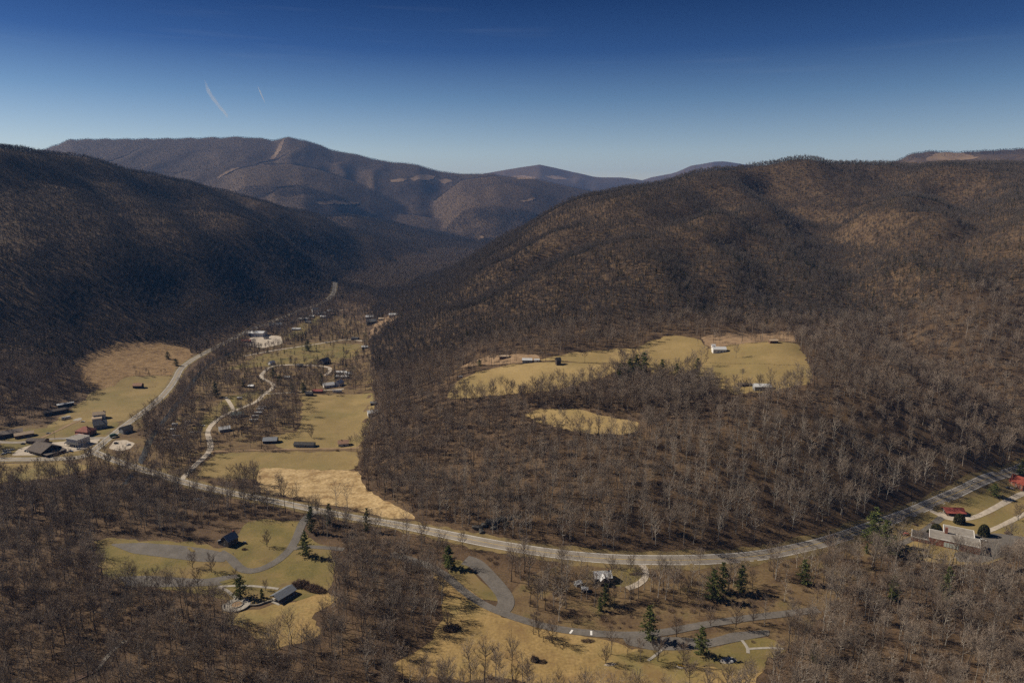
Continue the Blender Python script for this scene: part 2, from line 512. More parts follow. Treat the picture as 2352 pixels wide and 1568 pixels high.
M_MEADOW = mat('winter_meadow', patch=[((.19,.155,.058), .012, .5, .7), ((.185,.115,.05), .035, .5, .7)], cols=[(.21,.14,.058), (.29,.20,.082), (.34,.235,.10), (.255,.20,.075)], scale=.03, detail=9, lo=.28, hi=.74, bump=.5, scale2=.55, cols2=[(.72,.70,.66), (1.15,1.14,1.12)])
M_TALLGRASS = mat('tall_dry_grass', [(.27,.175,.08), (.43,.31,.155), (.55,.41,.22)], scale=.08, detail=9, lo=.34, hi=.64, bump=.9, stretch=(.85,1.3,1), scale2=.5, cols2=[(.62,.58,.54), (1.12,1.12,1.12)])
M_SCRUB = mat('scrub_slope', [(.14,.085,.04), (.25,.16,.075), (.33,.22,.11)], scale=.11, detail=9, lo=.32, hi=.68, bump=.9, scale2=.6, cols2=[(.6,.57,.54), (1.12,1.12,1.12)])
M_CLEAR = mat('far_clearing', [(.17,.11,.065), (.27,.18,.105)], scale=.006, detail=6)
M_ASPHALT = mat('pale_asphalt', [(.23,.20,.168), (.31,.275,.23)], scale=.12, detail=7, rough=.85, scale2=1.5, cols2=[(.8,.8,.8), (1.08,1.08,1.08)])
M_DARKASPHALT = mat('dark_asphalt', [(.118,.105,.091), (.168,.15,.131)], scale=.09, detail=8, rough=.85, scale2=.8, cols2=[(.75,.75,.75), (1.1,1.1,1.1)])
M_GRAVEL = mat('gravel', [(.38,.325,.26), (.53,.46,.375)], scale=.18, detail=8, scale2=1.2, cols2=[(.78,.77,.75), (1.08,1.08,1.08)])
M_VERGE = mat('road_verge', [(.12,.09,.045), (.20,.15,.068), (.24,.175,.08)], scale=.06, detail=7, scale2=.7, cols2=[(.75,.74,.7), (1.1,1.1,1.1)])
M_CONCRETE = mat('concrete', [(.27,.245,.21), (.36,.33,.285)], scale=.5, detail=6)
M_SOIL = mat('bare_soil', [(.20,.13,.075), (.30,.205,.12)], scale=.15, detail=7)
M_WHITEMARK = flat('white_marking', (.72,.70,.66), var=.06)
M_YELLOW = flat('yellow_marking', (.48,.33,.08), var=.1)
M_WATER = mat('river_water', [(.045,.045,.038), (.07,.066,.052)], scale=.3, rough=.3, spec=.5, bump=.15)

OPEN = []      # world polygons kept free of forest: (polygon, share of trees kept)
def clear(pp, keep=0.0, world=False):
    OPEN.append((list(pp) if world else poly(pp), keep))
def field(name, pp, m, keep=0.0, step=5.0, rough=2.6, lift=.12, smooth=1, label=None):
    o = sheet(name, pp, m, lift, step, rough, smooth, label=label)
    OPEN.append((SHEETS[-1][1], keep))
    return o

# sparse zones first, open fields override them
clear([(300,1110),(330,1060),(340,1000),(400,960),(450,880),(480,830),(560,790),(640,750),(720,715),(770,690),(850,705),(870,760),(835,800),(850,900),(840,1000),(830,1060),(600,1100),(430,1125)], .26)
clear([(470,830),(560,790),(640,750),(720,715),(770,690),(780,720),(700,780),(640,800),(520,850)], .85)
clear([(420,1110),(480,1040),(470,960),(440,900),(500,830),(460,830),(400,900),(345,990),(320,1050),(330,1100)], .9)
clear([(430,880),(600,800),(720,800),(850,800),(860,905),(700,905),(640,870),(520,930),(450,960)], .33)
clear([(520,950),(600,905),(690,905),(680,980),(590,1010),(520,1000)], .6)
clear([(0,975),(120,960),(215,890),(400,860),(390,900),(300,975),(345,1040),(330,1085),(200,1075),(0,1110)], .02)
clear([(215,1050),(250,1030),(300,1000),(352,965),(392,935),(418,905),(434,875),(448,855),(470,838),(500,822),(480,806),(430,820),(402,845),(392,870),(372,895),(335,930),(285,965),(240,1000),(200,1035)], .05)
# valley fields
M_VALLEY = mat('valley_turf', [(.075,.047,.028), (.125,.083,.044), (.175,.122,.060), (.135,.108,.044)], scale=.05, detail=8, lo=.3, hi=.7, scale2=.6, cols2=[(.7,.68,.66), (1.12,1.1,1.1)])
sheet('turf', [(340,1060),(345,1000),(400,950),(440,900),(470,850),(540,805),(640,765),(720,725),(790,720),(840,745),(850,800),(856,900),(850,1000),(830,1060),(800,1078),(440,1112),(350,1100)], M_VALLEY, .05, 8, 2.0)
BRUSH = [poly([(1180,1425),(1160,1380),(1200,1330),(1300,1285),(1560,1298),(1800,1276),(1960,1235),(2040,1215),(2060,1290),(1950,1340),(1880,1420),(1800,1430),(1500,1445),(1300,1445)])]
sheet('turf', [(1180,1425),(1160,1380),(1200,1330),(1300,1285),(1560,1298),(1800,1276),(1960,1235),(2040,1215),(2060,1290),(1950,1340),(1880,1420),(1800,1490),(1500,1500),(1300,1465)], M_VALLEY, .05, 8, 2.0)
sheet('turf', [(-200,985),(105,975),(340,960),(345,1050),(300,1080),(200,1075),(-200,1110)], M_VALLEY, .04, 8, 1.0)
field('field', [(158,852),(205,812),(270,785),(360,785),(425,797),(445,815),(412,850),(400,862),(300,862),(250,893),(210,895)], M_SCRUB)
field('field', [(302,863),(398,863),(380,897),(330,945),(272,970),(180,968),(105,985),(140,955),(213,897),(255,886)], M_PASTURE)
field('lawn', [(0,990),(105,983),(180,966),(275,968),(262,1000),(225,1040),(150,1050),(0,1052)], M_LAWN, lift=.08, rough=.8)
field('field', [(-60,1066),(150,1060),(205,1072),(150,1092),(60,1105),(-60,1112)], M_PASTURE)
field('field', [(690,905),(855,900),(862,935),(852,965),(838,1010),(815,1030),(640,1030),(612,1008),(692,988)], M_PASTURE)
field('field', [(500,1040),(822,1034),(826,1078),(605,1074),(596,1100),(455,1098),(470,1062)], M_PASTURE)
field('field', [(604,1073),(822,1079),(838,1118),(900,1158),(960,1192),(900,1190),(800,1166),(700,1150),(600,1130),(590,1100)], M_TALLGRASS, lift=.16)
field('field', [(520,850),(600,815),(720,785),(830,790),(830,812),(760,835),(640,838),(560,845)], M_LAWN, .05, lift=.08)
field('field', [(520,912),(600,895),(640,905),(560,935),(500,960),(470,1000),(440,990),(480,940)], M_LAWN, .05, lift=.08)
field('field', [(640,785),(690,745),(735,725),(745,735),(690,772)], M_LAWN, .1, lift=.08)
field('field', [(845,770),(870,735),(905,720),(915,728),(880,750),(855,778)], M_SOIL, .1, lift=.08)
# farm on the bench of the mountain
field('field', [(1025,912),(1045,880),(1100,852),(1170,838),(1240,832),(1330,833),(1422,835),(1422,850),(1400,862),(1280,897),(1150,908),(1035,916)], M_FARMGRASS)
field('field', [(1235,828),(1300,812),(1460,797),(1478,831),(1420,834),(1330,832)], M_FARMGRASS)
field('field', [(1461,797),(1500,780),(1545,768),(1605,777),(1626,800),(1618,832),(1565,862),(1500,862),(1480,833)], M_FARMGREEN)
field('field', [(1628,800),(1700,790),(1830,788),(1852,825),(1868,862),(1850,882),(1760,899),(1680,906),(1640,882),(1600,860),(1619,833)], M_FARMGREEN)
field('yard', [(1608,775),(1700,762),(1825,760),(1832,787),(1700,790),(1628,799)], M_SOIL, .3, lift=.1)
field('yard', [(1050,845),(1110,820),(1240,815),(1240,831),(1160,837)], M_SOIL, .25, lift=.1)
field('field', [(1195,950),(1260,936),(1340,945),(1462,966),(1466,990),(1380,1000),(1250,978)], M_FARMGRASS)
# park in the foreground
clear([(230,1225),(420,1235),(540,1190),(690,1190),(720,1230),(780,1240),(790,1300),(770,1370),(735,1450),(650,1490),(580,1482),(530,1400),(380,1370),(270,1360),(215,1300)], 0)
field('lawn', [(220,1236),(430,1245),(520,1258),(545,1225),(570,1196),(690,1193),(705,1240),(770,1255),(770,1290),(762,1330),(745,1362),(690,1378),(560,1385),(400,1352),(280,1345),(215,1300)], M_LAWN)
field('meadow', [(505,1402),(600,1398),(700,1375),(748,1352),(775,1372),(720,1412),(738,1452),(690,1478),(620,1490),(570,1462),(545,1430)], M_MEADOW, lift=.10)
field('meadow', [(985,1300),(1030,1318),(1075,1352),(1140,1402),(1220,1437),(1330,1460),(1440,1488),(1520,1498),(1640,1500),(1740,1490),(1762,1520),(1738,1556),(1700,1620),(1250,1600),(1200,1562),(1000,1556),(930,1560),(900,1530),(985,1478),(1020,1425),(1005,1365)], M_MEADOW)
field('lawn', [(1020,1288),(1062,1285),(1100,1330),(1150,1370),(1146,1380),(1110,1376),(1060,1340),(1030,1315)], M_LAWN, lift=.17, rough=.3)
clear([(860,1200),(1040,1236),(1400,1292),(1700,1290),(1970,1228),(2050,1200),(2060,1250),(1980,1285),(1700,1345),(1400,1345),(1040,1290),(860,1250)], .28)
clear([(1480,1280),(1700,1272),(1900,1234),(1995,1205),(1990,1188),(1880,1212),(1700,1248),(1480,1258)], .15)
clear([(1060,1275),(1110,1280),(1175,1350),(1180,1395),(1140,1400),(1060,1330)], 0)
field('lawn', [(1400,1298),(1480,1302),(1490,1330),(1455,1350),(1400,1345),(1360,1330),(1345,1305)], M_LAWN)
clear([(1400,1462),(1640,1440),(1770,1440),(1770,1490),(1500,1500)], .06)
field('lawn', [(1640,1486),(1700,1474),(1752,1464),(1785,1476),(1800,1496),(1778,1512),(1748,1540),(1690,1548),(1600,1530),(1480,1525),(1400,1500)], M_LAWN, .02, lift=.16)
clear([(1180,1420),(1260,1400),(1600,1380),(1850,1380),(1850,1420),(1600,1460),(1300,1460)], .18)
clear([(1600,1380),(1780,1345),(1900,1350),(1880,1420),(1700,1425)], .15)
# school grounds
field('lawn', [(2046,1208),(2150,1166),(2250,1124),(2352,1084),(2500,1050),(2560,1180),(2480,1262),(2330,1268),(2262,1300),(2120,1290),(2060,1250)], M_PASTURE, rough=.8)
# far clearings and the power-line swathe on the distant mountain
for pp in ([(648,320),(653,322),(645,345),(628,367),(619,366),(636,342)], [(498,409),(520,393),(548,384),(552,387),(524,398),(503,412)],
           [(940,411),(975,400),(998,406),(990,414),(950,417)], [(1005,412),(1030,412),(1042,418),(1020,424)], [(896,414),(935,411),(930,418),(900,419)],
           [(1170,406),(1200,403),(1232,407),(1225,414),(1185,413)], [(1250,405),(1285,404),(1305,412),(1275,413)], [(1192,462),(1225,455),(1232,458),(1205,466)],
           [(720,466),(790,462),(830,466),(815,472),(740,471)], [(1085,552),(1108,541),(1112,546),(1095,556)]):
    field('clearing', pp, M_CLEAR, .22, 22.0, 9.0, 2.5, 1)
sheet('clearing', [on_y(u, 350, d)[:2] for u, d in ((2135, 4620), (2162, 4760), (2205, 4765), (2235, 4620), (2250, 4500), (2125, 4500))], M_CLEAR, 2.5, 22.0, 9.0, 1, world=True)
OPEN.append((SHEETS[-1][1], .25))

# roads
def marked_road(name, pp, width, m, lift=.34, label=None):
    ribbon('verge', pp, width + 7, M_VERGE, .2, jitter=.35, register=False)
    o, C = ribbon(name, pp, width, m, lift, label=label)
    ribbon('centre_line', C, .35, M_YELLOW, lift + .09, world='raw', parent=o, register=False)
    for s in (-1, 1):
        ribbon('edge_line', C, .28, M_WHITEMARK, lift + .05, world='raw', off=s * (width / 2 - .55), parent=o, register=False)
    return o
marked_road('road', [(215,1038),(255,1054),(300,1070),(350,1085),(430,1110),(520,1130),(640,1153),(720,1170),(860,1196),(960,1214),(1040,1231),(1130,1250),(1250,1270),(1400,1285),(1560,1290),(1700,1282),(1800,1268),(1900,1245),(1970,1222),(2050,1193),(2150,1150),(2230,1119),(2320,1083),(2420,1040)], 9.1, M_ASPHALT)
marked_road('road', [(-60,1056),(60,1055),(140,1054),(190,1050),(215,1036),(255,1002),(300,967),(350,932),(385,897),(404,870),(414,846),(440,827),(470,811),(510,790),(560,766),(620,740),(680,716),(735,697),(765,680),(769,660),(772,645)], 9.5, M_ASPHALT)
ribbon('path', [(418,1100),(450,1066),(485,1036),(482,1012),(475,992),(490,970),(520,950),(560,935),(595,920),(604,906),(622,895),(630,888),(625,880),(608,872),(598,864),(608,852),(620,843),(640,838),(700,838),(755,842),(760,850),(748,862)], 6.0, M_GRAVEL, .3, jitter=.15)
ribbon('path', [(604,905),(660,902),(720,898),(790,893)], 4.0, M_GRAVEL, .28, jitter=.2)
ribbon('path', [(518,912),(528,925),(536,941)], 5.0, M_GRAVEL, .28)
ribbon('path', [(485,1037),(560,1034),(700,1031),(825,1028)], 4.0, M_SOIL, .28, jitter=.2)
ribbon('path', [(560,818),(620,806),(690,796),(740,788),(800,778),(835,783)], 5.0, M_GRAVEL, .28, jitter=.2)
ribbon('path', [(640,748),(690,732),(740,718),(790,712)], 4.0, M_GRAVEL, .28, jitter=.2)
ribbon('path', [(-40,1012),(40,1018),(110,1008),(170,1006),(250,1006)], 6.5, M_ASPHALT, .28)
ribbon('path', [(95,1006),(130,990),(165,972),(185,965)], 4.0, M_SOIL, .26, jitter=.2)
sheet('car_park', [(25,1046),(45,1030),(72,1022),(130,1015),(165,1012),(250,1006),(232,1022),(212,1028),(185,1034),(140,1041),(90,1045)], M_GRAVEL, .2, 5, .25)
sheet('car_park', [(250,1030),(262,1012),(290,1010),(310,1018),(300,1030),(275,1036)], M_GRAVEL, .2, 5, .25)
sheet('car_park', [(560,790),(575,775),(600,768),(645,772),(650,790),(600,800)], M_GRAVEL, .2, 5, .4)
# the park's drives
ribbon('path', [(735,1172),(705,1185),(692,1205),(682,1235),(665,1265),(630,1294),(590,1311),(560,1311),(542,1297),(528,1280),(505,1268)], 7.0, M_DARKASPHALT, .28)
ribbon('path', [(665,1262),(700,1255),(745,1257),(790,1262)], 5.0, M_DARKASPHALT, .26)
sheet('car_park', [(250,1249),(330,1246),(430,1254),(500,1265),(522,1275),(516,1290),(460,1290),(380,1280),(300,1270)], M_DARKASPHALT, .24, 5, .2)
sheet('car_park', [(270,1324),(340,1322),(470,1330),(545,1318),(552,1326),(500,1345),(380,1348),(290,1346)], M_DARKASPHALT, .24, 5, .2)
sheet('grass_island', [(428,1257),(438,1257),(450,1267),(440,1268)], M_LAWN, .34, 4, 0)
sheet('grass_island', [(502,1337),(535,1328),(545,1331),(512,1341)], M_LAWN, .34, 4, 0)
ribbon('path', [(500,1348),(520,1354),(540,1372),(552,1380)], 2.4, M_CONCRETE, .27)
ribbon('path', [(500,1347),(560,1344),(610,1348),(640,1352)], 2.4, M_CONCRETE, .27)
ribbon('path', [(900,1272),(955,1288),(990,1301),(1025,1322),(1062,1356),(1110,1389),(1160,1410),(1205,1425),(1260,1441),(1340,1453),(1440,1459),(1520,1454),(1600,1437),(1700,1421),(1790,1411),(1880,1400)], 6.5, M_DARKASPHALT, .3)
ribbon('car_park', [(1068,1286),(1092,1293),(1115,1315),(1140,1342),(1160,1368),(1164,1388),(1150,1404)], 11.5, M_DARKASPHALT, .26)
sheet('car_park', [(1630,1468),(1680,1453),(1765,1446),(1768,1459),(1720,1468),(1680,1476),(1650,1482),(1600,1492),(1500,1494),(1440,1480),(1430,1464),(1540,1462)], M_DARKASPHALT, .26, 5, .2)
ribbon('path', [(1704,1470),(1718,1488),(1718,1500)], 2.0, M_CONCRETE, .27)
ribbon('path', [(1718,1490),(1770,1487),(1800,1490)], 1.8, M_CONCRETE, .29)
ribbon('path', [(1520,1492),(1505,1505),(1488,1517)], 1.8, M_CONCRETE, .29)
ribbon('path', [(1470,1292),(1482,1306),(1484,1326),(1466,1342),(1440,1352)], 5.0, M_GRAVEL, .28, jitter=.15)
ribbon('path', [(290,1470),(262,1490),(240,1515),(222,1540)], 2.5, M_CONCRETE, .27)
# school drives
ribbon('path', [(2128,1168),(2150,1178),(2180,1194),(2230,1192),(2275,1172),(2320,1148),(2360,1128),(2420,1105)], 5.0, M_GRAVEL, .28, jitter=.1)
ribbon('path', [(2165,1186),(2130,1215),(2090,1240),(2060,1252)], 5.5, M_DARKASPHALT, .26)
ribbon('path', [(2262,1222),(2290,1212),(2330,1192),(2380,1168),(2440,1150)], 4.5, M_GRAVEL, .28, jitter=.1)
sheet('car_park', [(2235,1226),(2290,1224),(2345,1232),(2420,1240),(2420,1262),(2330,1268),(2262,1292),(2200,1290),(2190,1270),(2240,1262)], M_DARKASPHALT, .22, 5, .3)
sheet('car_park', [(2152,1176),(2195,1172),(2225,1180),(2215,1192),(2180,1192)], M_GRAVEL, .22, 5, .2)
# river between the trees by the village
ribbon('river', [(285,1112),(312,1082),(332,1045),(345,1005),(385,955),(425,905),(452,862),(490,828),(540,806)], 6.5, M_WATER, .1, jitter=.35, register=False)

# ------------------------------------------------------------------ tree kinds
M_BARK = mat('grey_brown_bark', [(.15,.127,.104), (.29,.25,.207)], scale=.8, rnd=.25)
M_TWIG = mat('grey_twigs', [(.195,.152,.115), (.29,.232,.178)], scale=.25, rnd=.28)
M_BARK_DARK = mat('dark_bark', [(.05,.04,.033), (.085,.068,.055)], scale=.8, rnd=.25)
M_TWIG_BROWN = mat('brown_twigs', [(.155,.113,.08), (.23,.172,.126)], scale=.25, rnd=.28)
M_FARTWIG = mat('shade_darkened_ridge_twigs', [(.055,.045,.04), (.09,.075,.066)], scale=.25, rnd=.25)  # darkened in place of the self-shadow that coarse far crowns lack
M_MTNTWIG = mat('shade_darkened_mountain_twigs', [(.115,.092,.073), (.175,.142,.114)], scale=.25, rnd=.3)  # canopy self-shading put into the colour as darker twigs
M_PALEBARK = mat('pale_sycamore_bark', [(.24,.215,.18), (.46,.42,.36)], scale=.9, rnd=.15)
M_SHRUBTWIG = mat('shrub_twigs', [(.12,.082,.057), (.22,.155,.11)], scale=.5, rnd=.25)
M_NEEDLE = mat('pine_needles', [(.05,.066,.021), (.115,.132,.038), (.19,.187,.058)], scale=.45, rnd=.2, lo=.3, hi=.7)
M_CEDAR = mat('cedar_foliage', [(.03,.035,.012), (.065,.06,.02)], scale=.4, rnd=.2)
M_TOPIARY = mat('clipped_evergreen', [(.04,.042,.014), (.10,.088,.028)], scale=1.2, rnd=.1)
M_PINEBARK = mat('pine_bark', [(.06,.045,.035), (.11,.08,.06)], scale=1.0)

class Geo:
    def __init__(s): s.v, s.f = [], []
    def tube(s, P, rad, sides=4):
        base = len(s.v)
        n = len(P)
        for i, p in enumerate(P):
            a = Vector(P[min(i + 1, n - 1)]) - Vector(P[max(i - 1, 0)])
            a.normalize()
            x = a.cross(Vector((.31, .83, .11)))
            if x.length < .05: x = a.cross(Vector((1, 0, 0)))
            x.normalize()
            y = a.cross(x)
            for k in range(sides):
                t = 2 * math.pi * k / sides
                q = Vector(p) + (x * math.cos(t) + y * math.sin(t)) * rad[i]
                s.v.append(q[:])
        for i in range(n - 1):
            for k in range(sides):
                k2 = (k + 1) % sides
                s.f.append((base + i * sides + k, base + i * sides + k2, base + (i + 1) * sides + k2, base + (i + 1) * sides + k))
    def blade(s, a, b, w, rng):
        a, b = Vector(a), Vector(b)
        d = b - a
        x = d.cross(Vector((rng.uniform(-1, 1), rng.uniform(-1, 1), rng.uniform(-1, 1))))
        if x.length < 1e-5: x = Vector((1, 0, 0))
        x = x.normalized() * w * .5
        k = len(s.v)
        s.v += [(a - x)[:], (a + x)[:], b[:]]
        s.f.append((k, k + 1, k + 2))
    def add(s, o):
        k = len(s.v)
        s.v += o.v
        s.f += [tuple(i + k for i in f) for f in o.f]

def rdir(rng, el0, el1):
    a, e = rng.uniform(0, 2 * math.pi), R(rng.uniform(el0, el1))
    return Vector((math.cos(a) * math.cos(e), math.sin(a) * math.cos(e), math.sin(e)))

def bare_tree(seed, H=20.0, clear_to=.36, spread=.30, limbs=15, subs=6, twigs=9, tw=.075, tl=1.5, lod=0, lean=.02, thick=1.0):
    rng = random.Random(seed)
    T, C = Geo(), Geo()
    n = 7 if lod == 0 else 4
    top = .76
    lx, ly = rng.uniform(-lean, lean) * H, rng.uniform(-lean, lean) * H
    path = [Vector((lx * (i / (n - 1)) + rng.uniform(-.012, .012) * H * (i > 0), ly * (i / (n - 1)) + rng.uniform(-.012, .012) * H * (i > 0), -.6 + (top * H + .6) * i / (n - 1))) for i in range(n)]
    r0 = H * .0125 * thick
    rad = [r0 * (1.25 if i == 0 else 1) * (1 - .85 * i / (n - 1)) for i in range(n)]
    T.tube(path, rad, 6 if lod == 0 else 3)
    def tp(h):
        x = (h / (top * H)) * (n - 1)
        i = min(int(x), n - 2)
        return path[i].lerp(path[i + 1], min(1, x - i))
    for k in range(limbs):
        q = (k + rng.random()) / limbs
        h = H * (clear_to + (top - clear_to) * q)
        az = k * 2.4 + rng.uniform(-.5, .5)
        e = R(rng.uniform(18, 42) + 26 * q)
        L = H * spread * (1.05 - .35 * abs(q - .45)) * rng.uniform(.75, 1.15)
        p = tp(h)
        d = Vector((math.cos(az) * math.cos(e), math.sin(az) * math.cos(e), math.sin(e)))
        P = [p.copy()]
        m = 4 if lod == 0 else 3
        for i in range(m - 1):
            p = p + d * (L / (m - 1))
            d = (d + Vector((rng.uniform(-.2, .2), rng.uniform(-.2, .2), .16))).normalized()
            P.append(p.copy())
        lr = r0 * .42 * (1 - .45 * q)
        (T if lod == 0 else C).tube(P, [lr * (1 - .8 * i / (m - 1)) for i in range(m)], 4 if lod == 0 else 3)
        for j in range(subs):
            t = .28 + .72 * (j + rng.random()) / subs
            x = t * (m - 1)
            i = min(int(x), m - 2)
            s0 = P[i].lerp(P[i + 1], x - i)
            dd = (d * .75 + rdir(rng, -15, 75)).normalized()
            SL = L * rng.uniform(.28, .48)
            s1 = s0 + dd * SL * .55
            s2 = s1 + (dd + Vector((0, 0, .25))).normalized() * SL * .45
            if lod == 0: C.tube([s0, s1, s2], [lr * .42, lr * .26, .012], 3)
            elif lod == 1: C.blade(s0, s2, max(.11, lr * .9), rng)
            for g in range(twigs):
                z = s0.lerp(s1, rng.random()) if g % 2 else s1.lerp(s2, rng.random())
                td = (dd * .6 + rdir(rng, -20, 85)).normalized()
                C.blade(z, z + td * tl * rng.uniform(.55, 1.2), tw * rng.uniform(.7, 1.2), rng)
    return T, C

def pine_tree(seed, H=22.0, width=.20, whorls=15, per=7, clumps=11, cs=1.0, base=.08, lod=0):
    rng = random.Random(seed)
    T, C = Geo(), Geo()
    T.tube([Vector((0, 0, -.6)), Vector((rng.uniform(-.2, .2), rng.uniform(-.2, .2), H * .5)), Vector((0, 0, H * .97))], [H * .014, H * .009, .03], 5)
    for w in range(whorls):
        q = (w + rng.uniform(-.25, .25)) / whorls
        h = H * (base + (.99 - base) * q)
        prof = (1 - q) ** .75 * (.55 + .45 * min(1, q / .18)) + .04
        for k in range(per):
            az = rng.uniform(0, 6.283)
            L = H * width * prof * rng.uniform(.45, 1.35)
            if rng.random() < .1: continue
            e = R(-12 + 38 * q + rng.uniform(-10, 12))
            d = Vector((math.cos(az) * math.cos(e), math.sin(az) * math.cos(e), math.sin(e)))
            p0 = Vector((0, 0, h))
            p1 = p0 + d * L
            p1.z += L * .1
            if lod == 0: T.tube([p0, p0.lerp(p1, .6), p1], [.05, .03, .01], 3)
            m = max(2, int(clumps * (.35 + .65 * prof)))
            for c in range(m):
                t = .25 + .8 * (c + rng.random()) / m
                o = p0.lerp(p1, t) + Vector((rng.uniform(-1, 1), rng.uniform(-1, 1), rng.uniform(-.35, .6))) * L * .16
                for g in range(5 if lod == 0 else 2):
                    td = (d * .5 + rdir(rng, -25, 60)).normalized()
                    C.blade(o - td * cs * .25, o + td * cs * rng.uniform(.6, 1.1), cs * rng.uniform(.35, .6), rng)
    return T, C

def shrub(seed, r=2.2, h=2.6, n=150, w=.075, m=None):
    rng = random.Random(seed)
    C = Geo()
    for i in range(n):
        a, q = rng.uniform(0, 6.283), math.sqrt(rng.random()) * .7
        o = Vector((math.cos(a) * q * r, math.sin(a) * q * r, rng.uniform(-.2, h * .45)))
        e = R(rng.uniform(15, 85))
        d = Vector((math.cos(a + rng.uniform(-1, 1)) * math.cos(e), math.sin(a + rng.uniform(-1, 1)) * math.cos(e), math.sin(e)))
        C.blade(o, o + d * h * rng.uniform(.35, .62), w * rng.uniform(.6, 1.4), rng)
    return C

def two_mesh(nm, T, C, mt, mc):
    return mesh(nm + '_trunk', T.v, T.f, mt, True), mesh(nm + '_crown', C.v, C.f, mc)
def joined(nm, T, C, mt, mc):
    v = T.v + C.v
    f = T.f + [tuple(i + len(T.v) for i in x) for x in C.f]
    me = mesh(nm, v, f)
    me.materials.append(mt)
    me.materials.append(mc)
    me.polygons.foreach_set('material_index', [0] * len(T.f) + [1] * len(C.f))
    return bpy.data.objects.new(nm, me)

SPEC = [dict(seed=1, H=22, clear_to=.46, spread=.24), dict(seed=2, H=24, clear_to=.52, spread=.21), dict(seed=3, H=19, clear_to=.33, spread=.30),
        dict(seed=4, H=25, clear_to=.46, spread=.25, lean=.06), dict(seed=5, H=16, clear_to=.26, spread=.30), dict(seed=6, H=23, clear_to=.55, spread=.22)]
BARKS = [(M_BARK, M_TWIG), (M_BARK_DARK, M_TWIG_BROWN), (M_BARK, M_TWIG_BROWN), (M_BARK_DARK, M_TWIG), (M_BARK_DARK, M_TWIG_BROWN), (M_BARK, M_TWIG)]
BARE = []       # (trunk mesh, crown mesh) of full detail
BARE_P, MID_P, MTN_P, LOW_P = [], [], [], []
for s, (mb, mtw) in zip(SPEC, BARKS):
    T, C = bare_tree(limbs=17, subs=7, twigs=10, tw=.058, **s)
    BARE.append(two_mesh('bare_tree', T, C, mb, mtw))
    BARE_P.append(joined('bare_tree_source', T, C, mb, mtw))
    T, C = bare_tree(limbs=13, subs=5, twigs=11, tw=.095, tl=1.7, lod=1, **s)
    MID_P.append(joined('mid_tree_source', T, C, mb, mtw))
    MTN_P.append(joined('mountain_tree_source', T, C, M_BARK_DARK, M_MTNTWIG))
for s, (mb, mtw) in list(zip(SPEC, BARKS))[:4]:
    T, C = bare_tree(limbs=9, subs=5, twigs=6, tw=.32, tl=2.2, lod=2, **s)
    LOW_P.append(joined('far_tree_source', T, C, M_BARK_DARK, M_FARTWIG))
SYC = []
for sd in (21, 22, 23):
    T, C = bare_tree(sd, H=22, clear_to=.25, spread=.34, limbs=13, subs=5, twigs=7, lean=.04)
    SYC.append(two_mesh('sycamore', T, C, M_PALEBARK, M_TWIG))
    BARE_P.append(joined('sycamore_source', T, C, M_PALEBARK, M_TWIG))
OAK = []        # broad open-grown lawn trees
for sd in (31, 32, 33):
    T, C = bare_tree(sd, H=14, clear_to=.14, spread=.40, limbs=19, subs=8, twigs=12, tw=.07, tl=1.3, thick=1.7)
    OAK.append(two_mesh('lawn_tree', T, C, M_BARK_DARK, M_TWIG_BROWN))
PINE, PINE_P = [], []
for sd, Hh, wd in ((41, 24, .20), (42, 22, .25), (43, 20, .19)):
    T, C = pine_tree(sd, Hh, wd)
    PINE.append(two_mesh('pine', T, C, M_PINEBARK, M_NEEDLE))
for sd in (44, 45):
    T, C = pine_tree(sd, 15, .2, 9, 5, 4, 1.4, .06, 1)
    PINE_P.append(joined('far_pine_source', T, C, M_PINEBARK, M_CEDAR))
SHRUB = [mesh('shrub', *(lambda g: (g.v, g.f))(shrub(50 + i, 2.4 + .3 * i, 2.6 + .2 * i, 280, .10)), M_SHRUBTWIG) for i in range(3)]
SHRUB_P = [bpy.data.objects.new('shrub_source', me) for me in SHRUB]

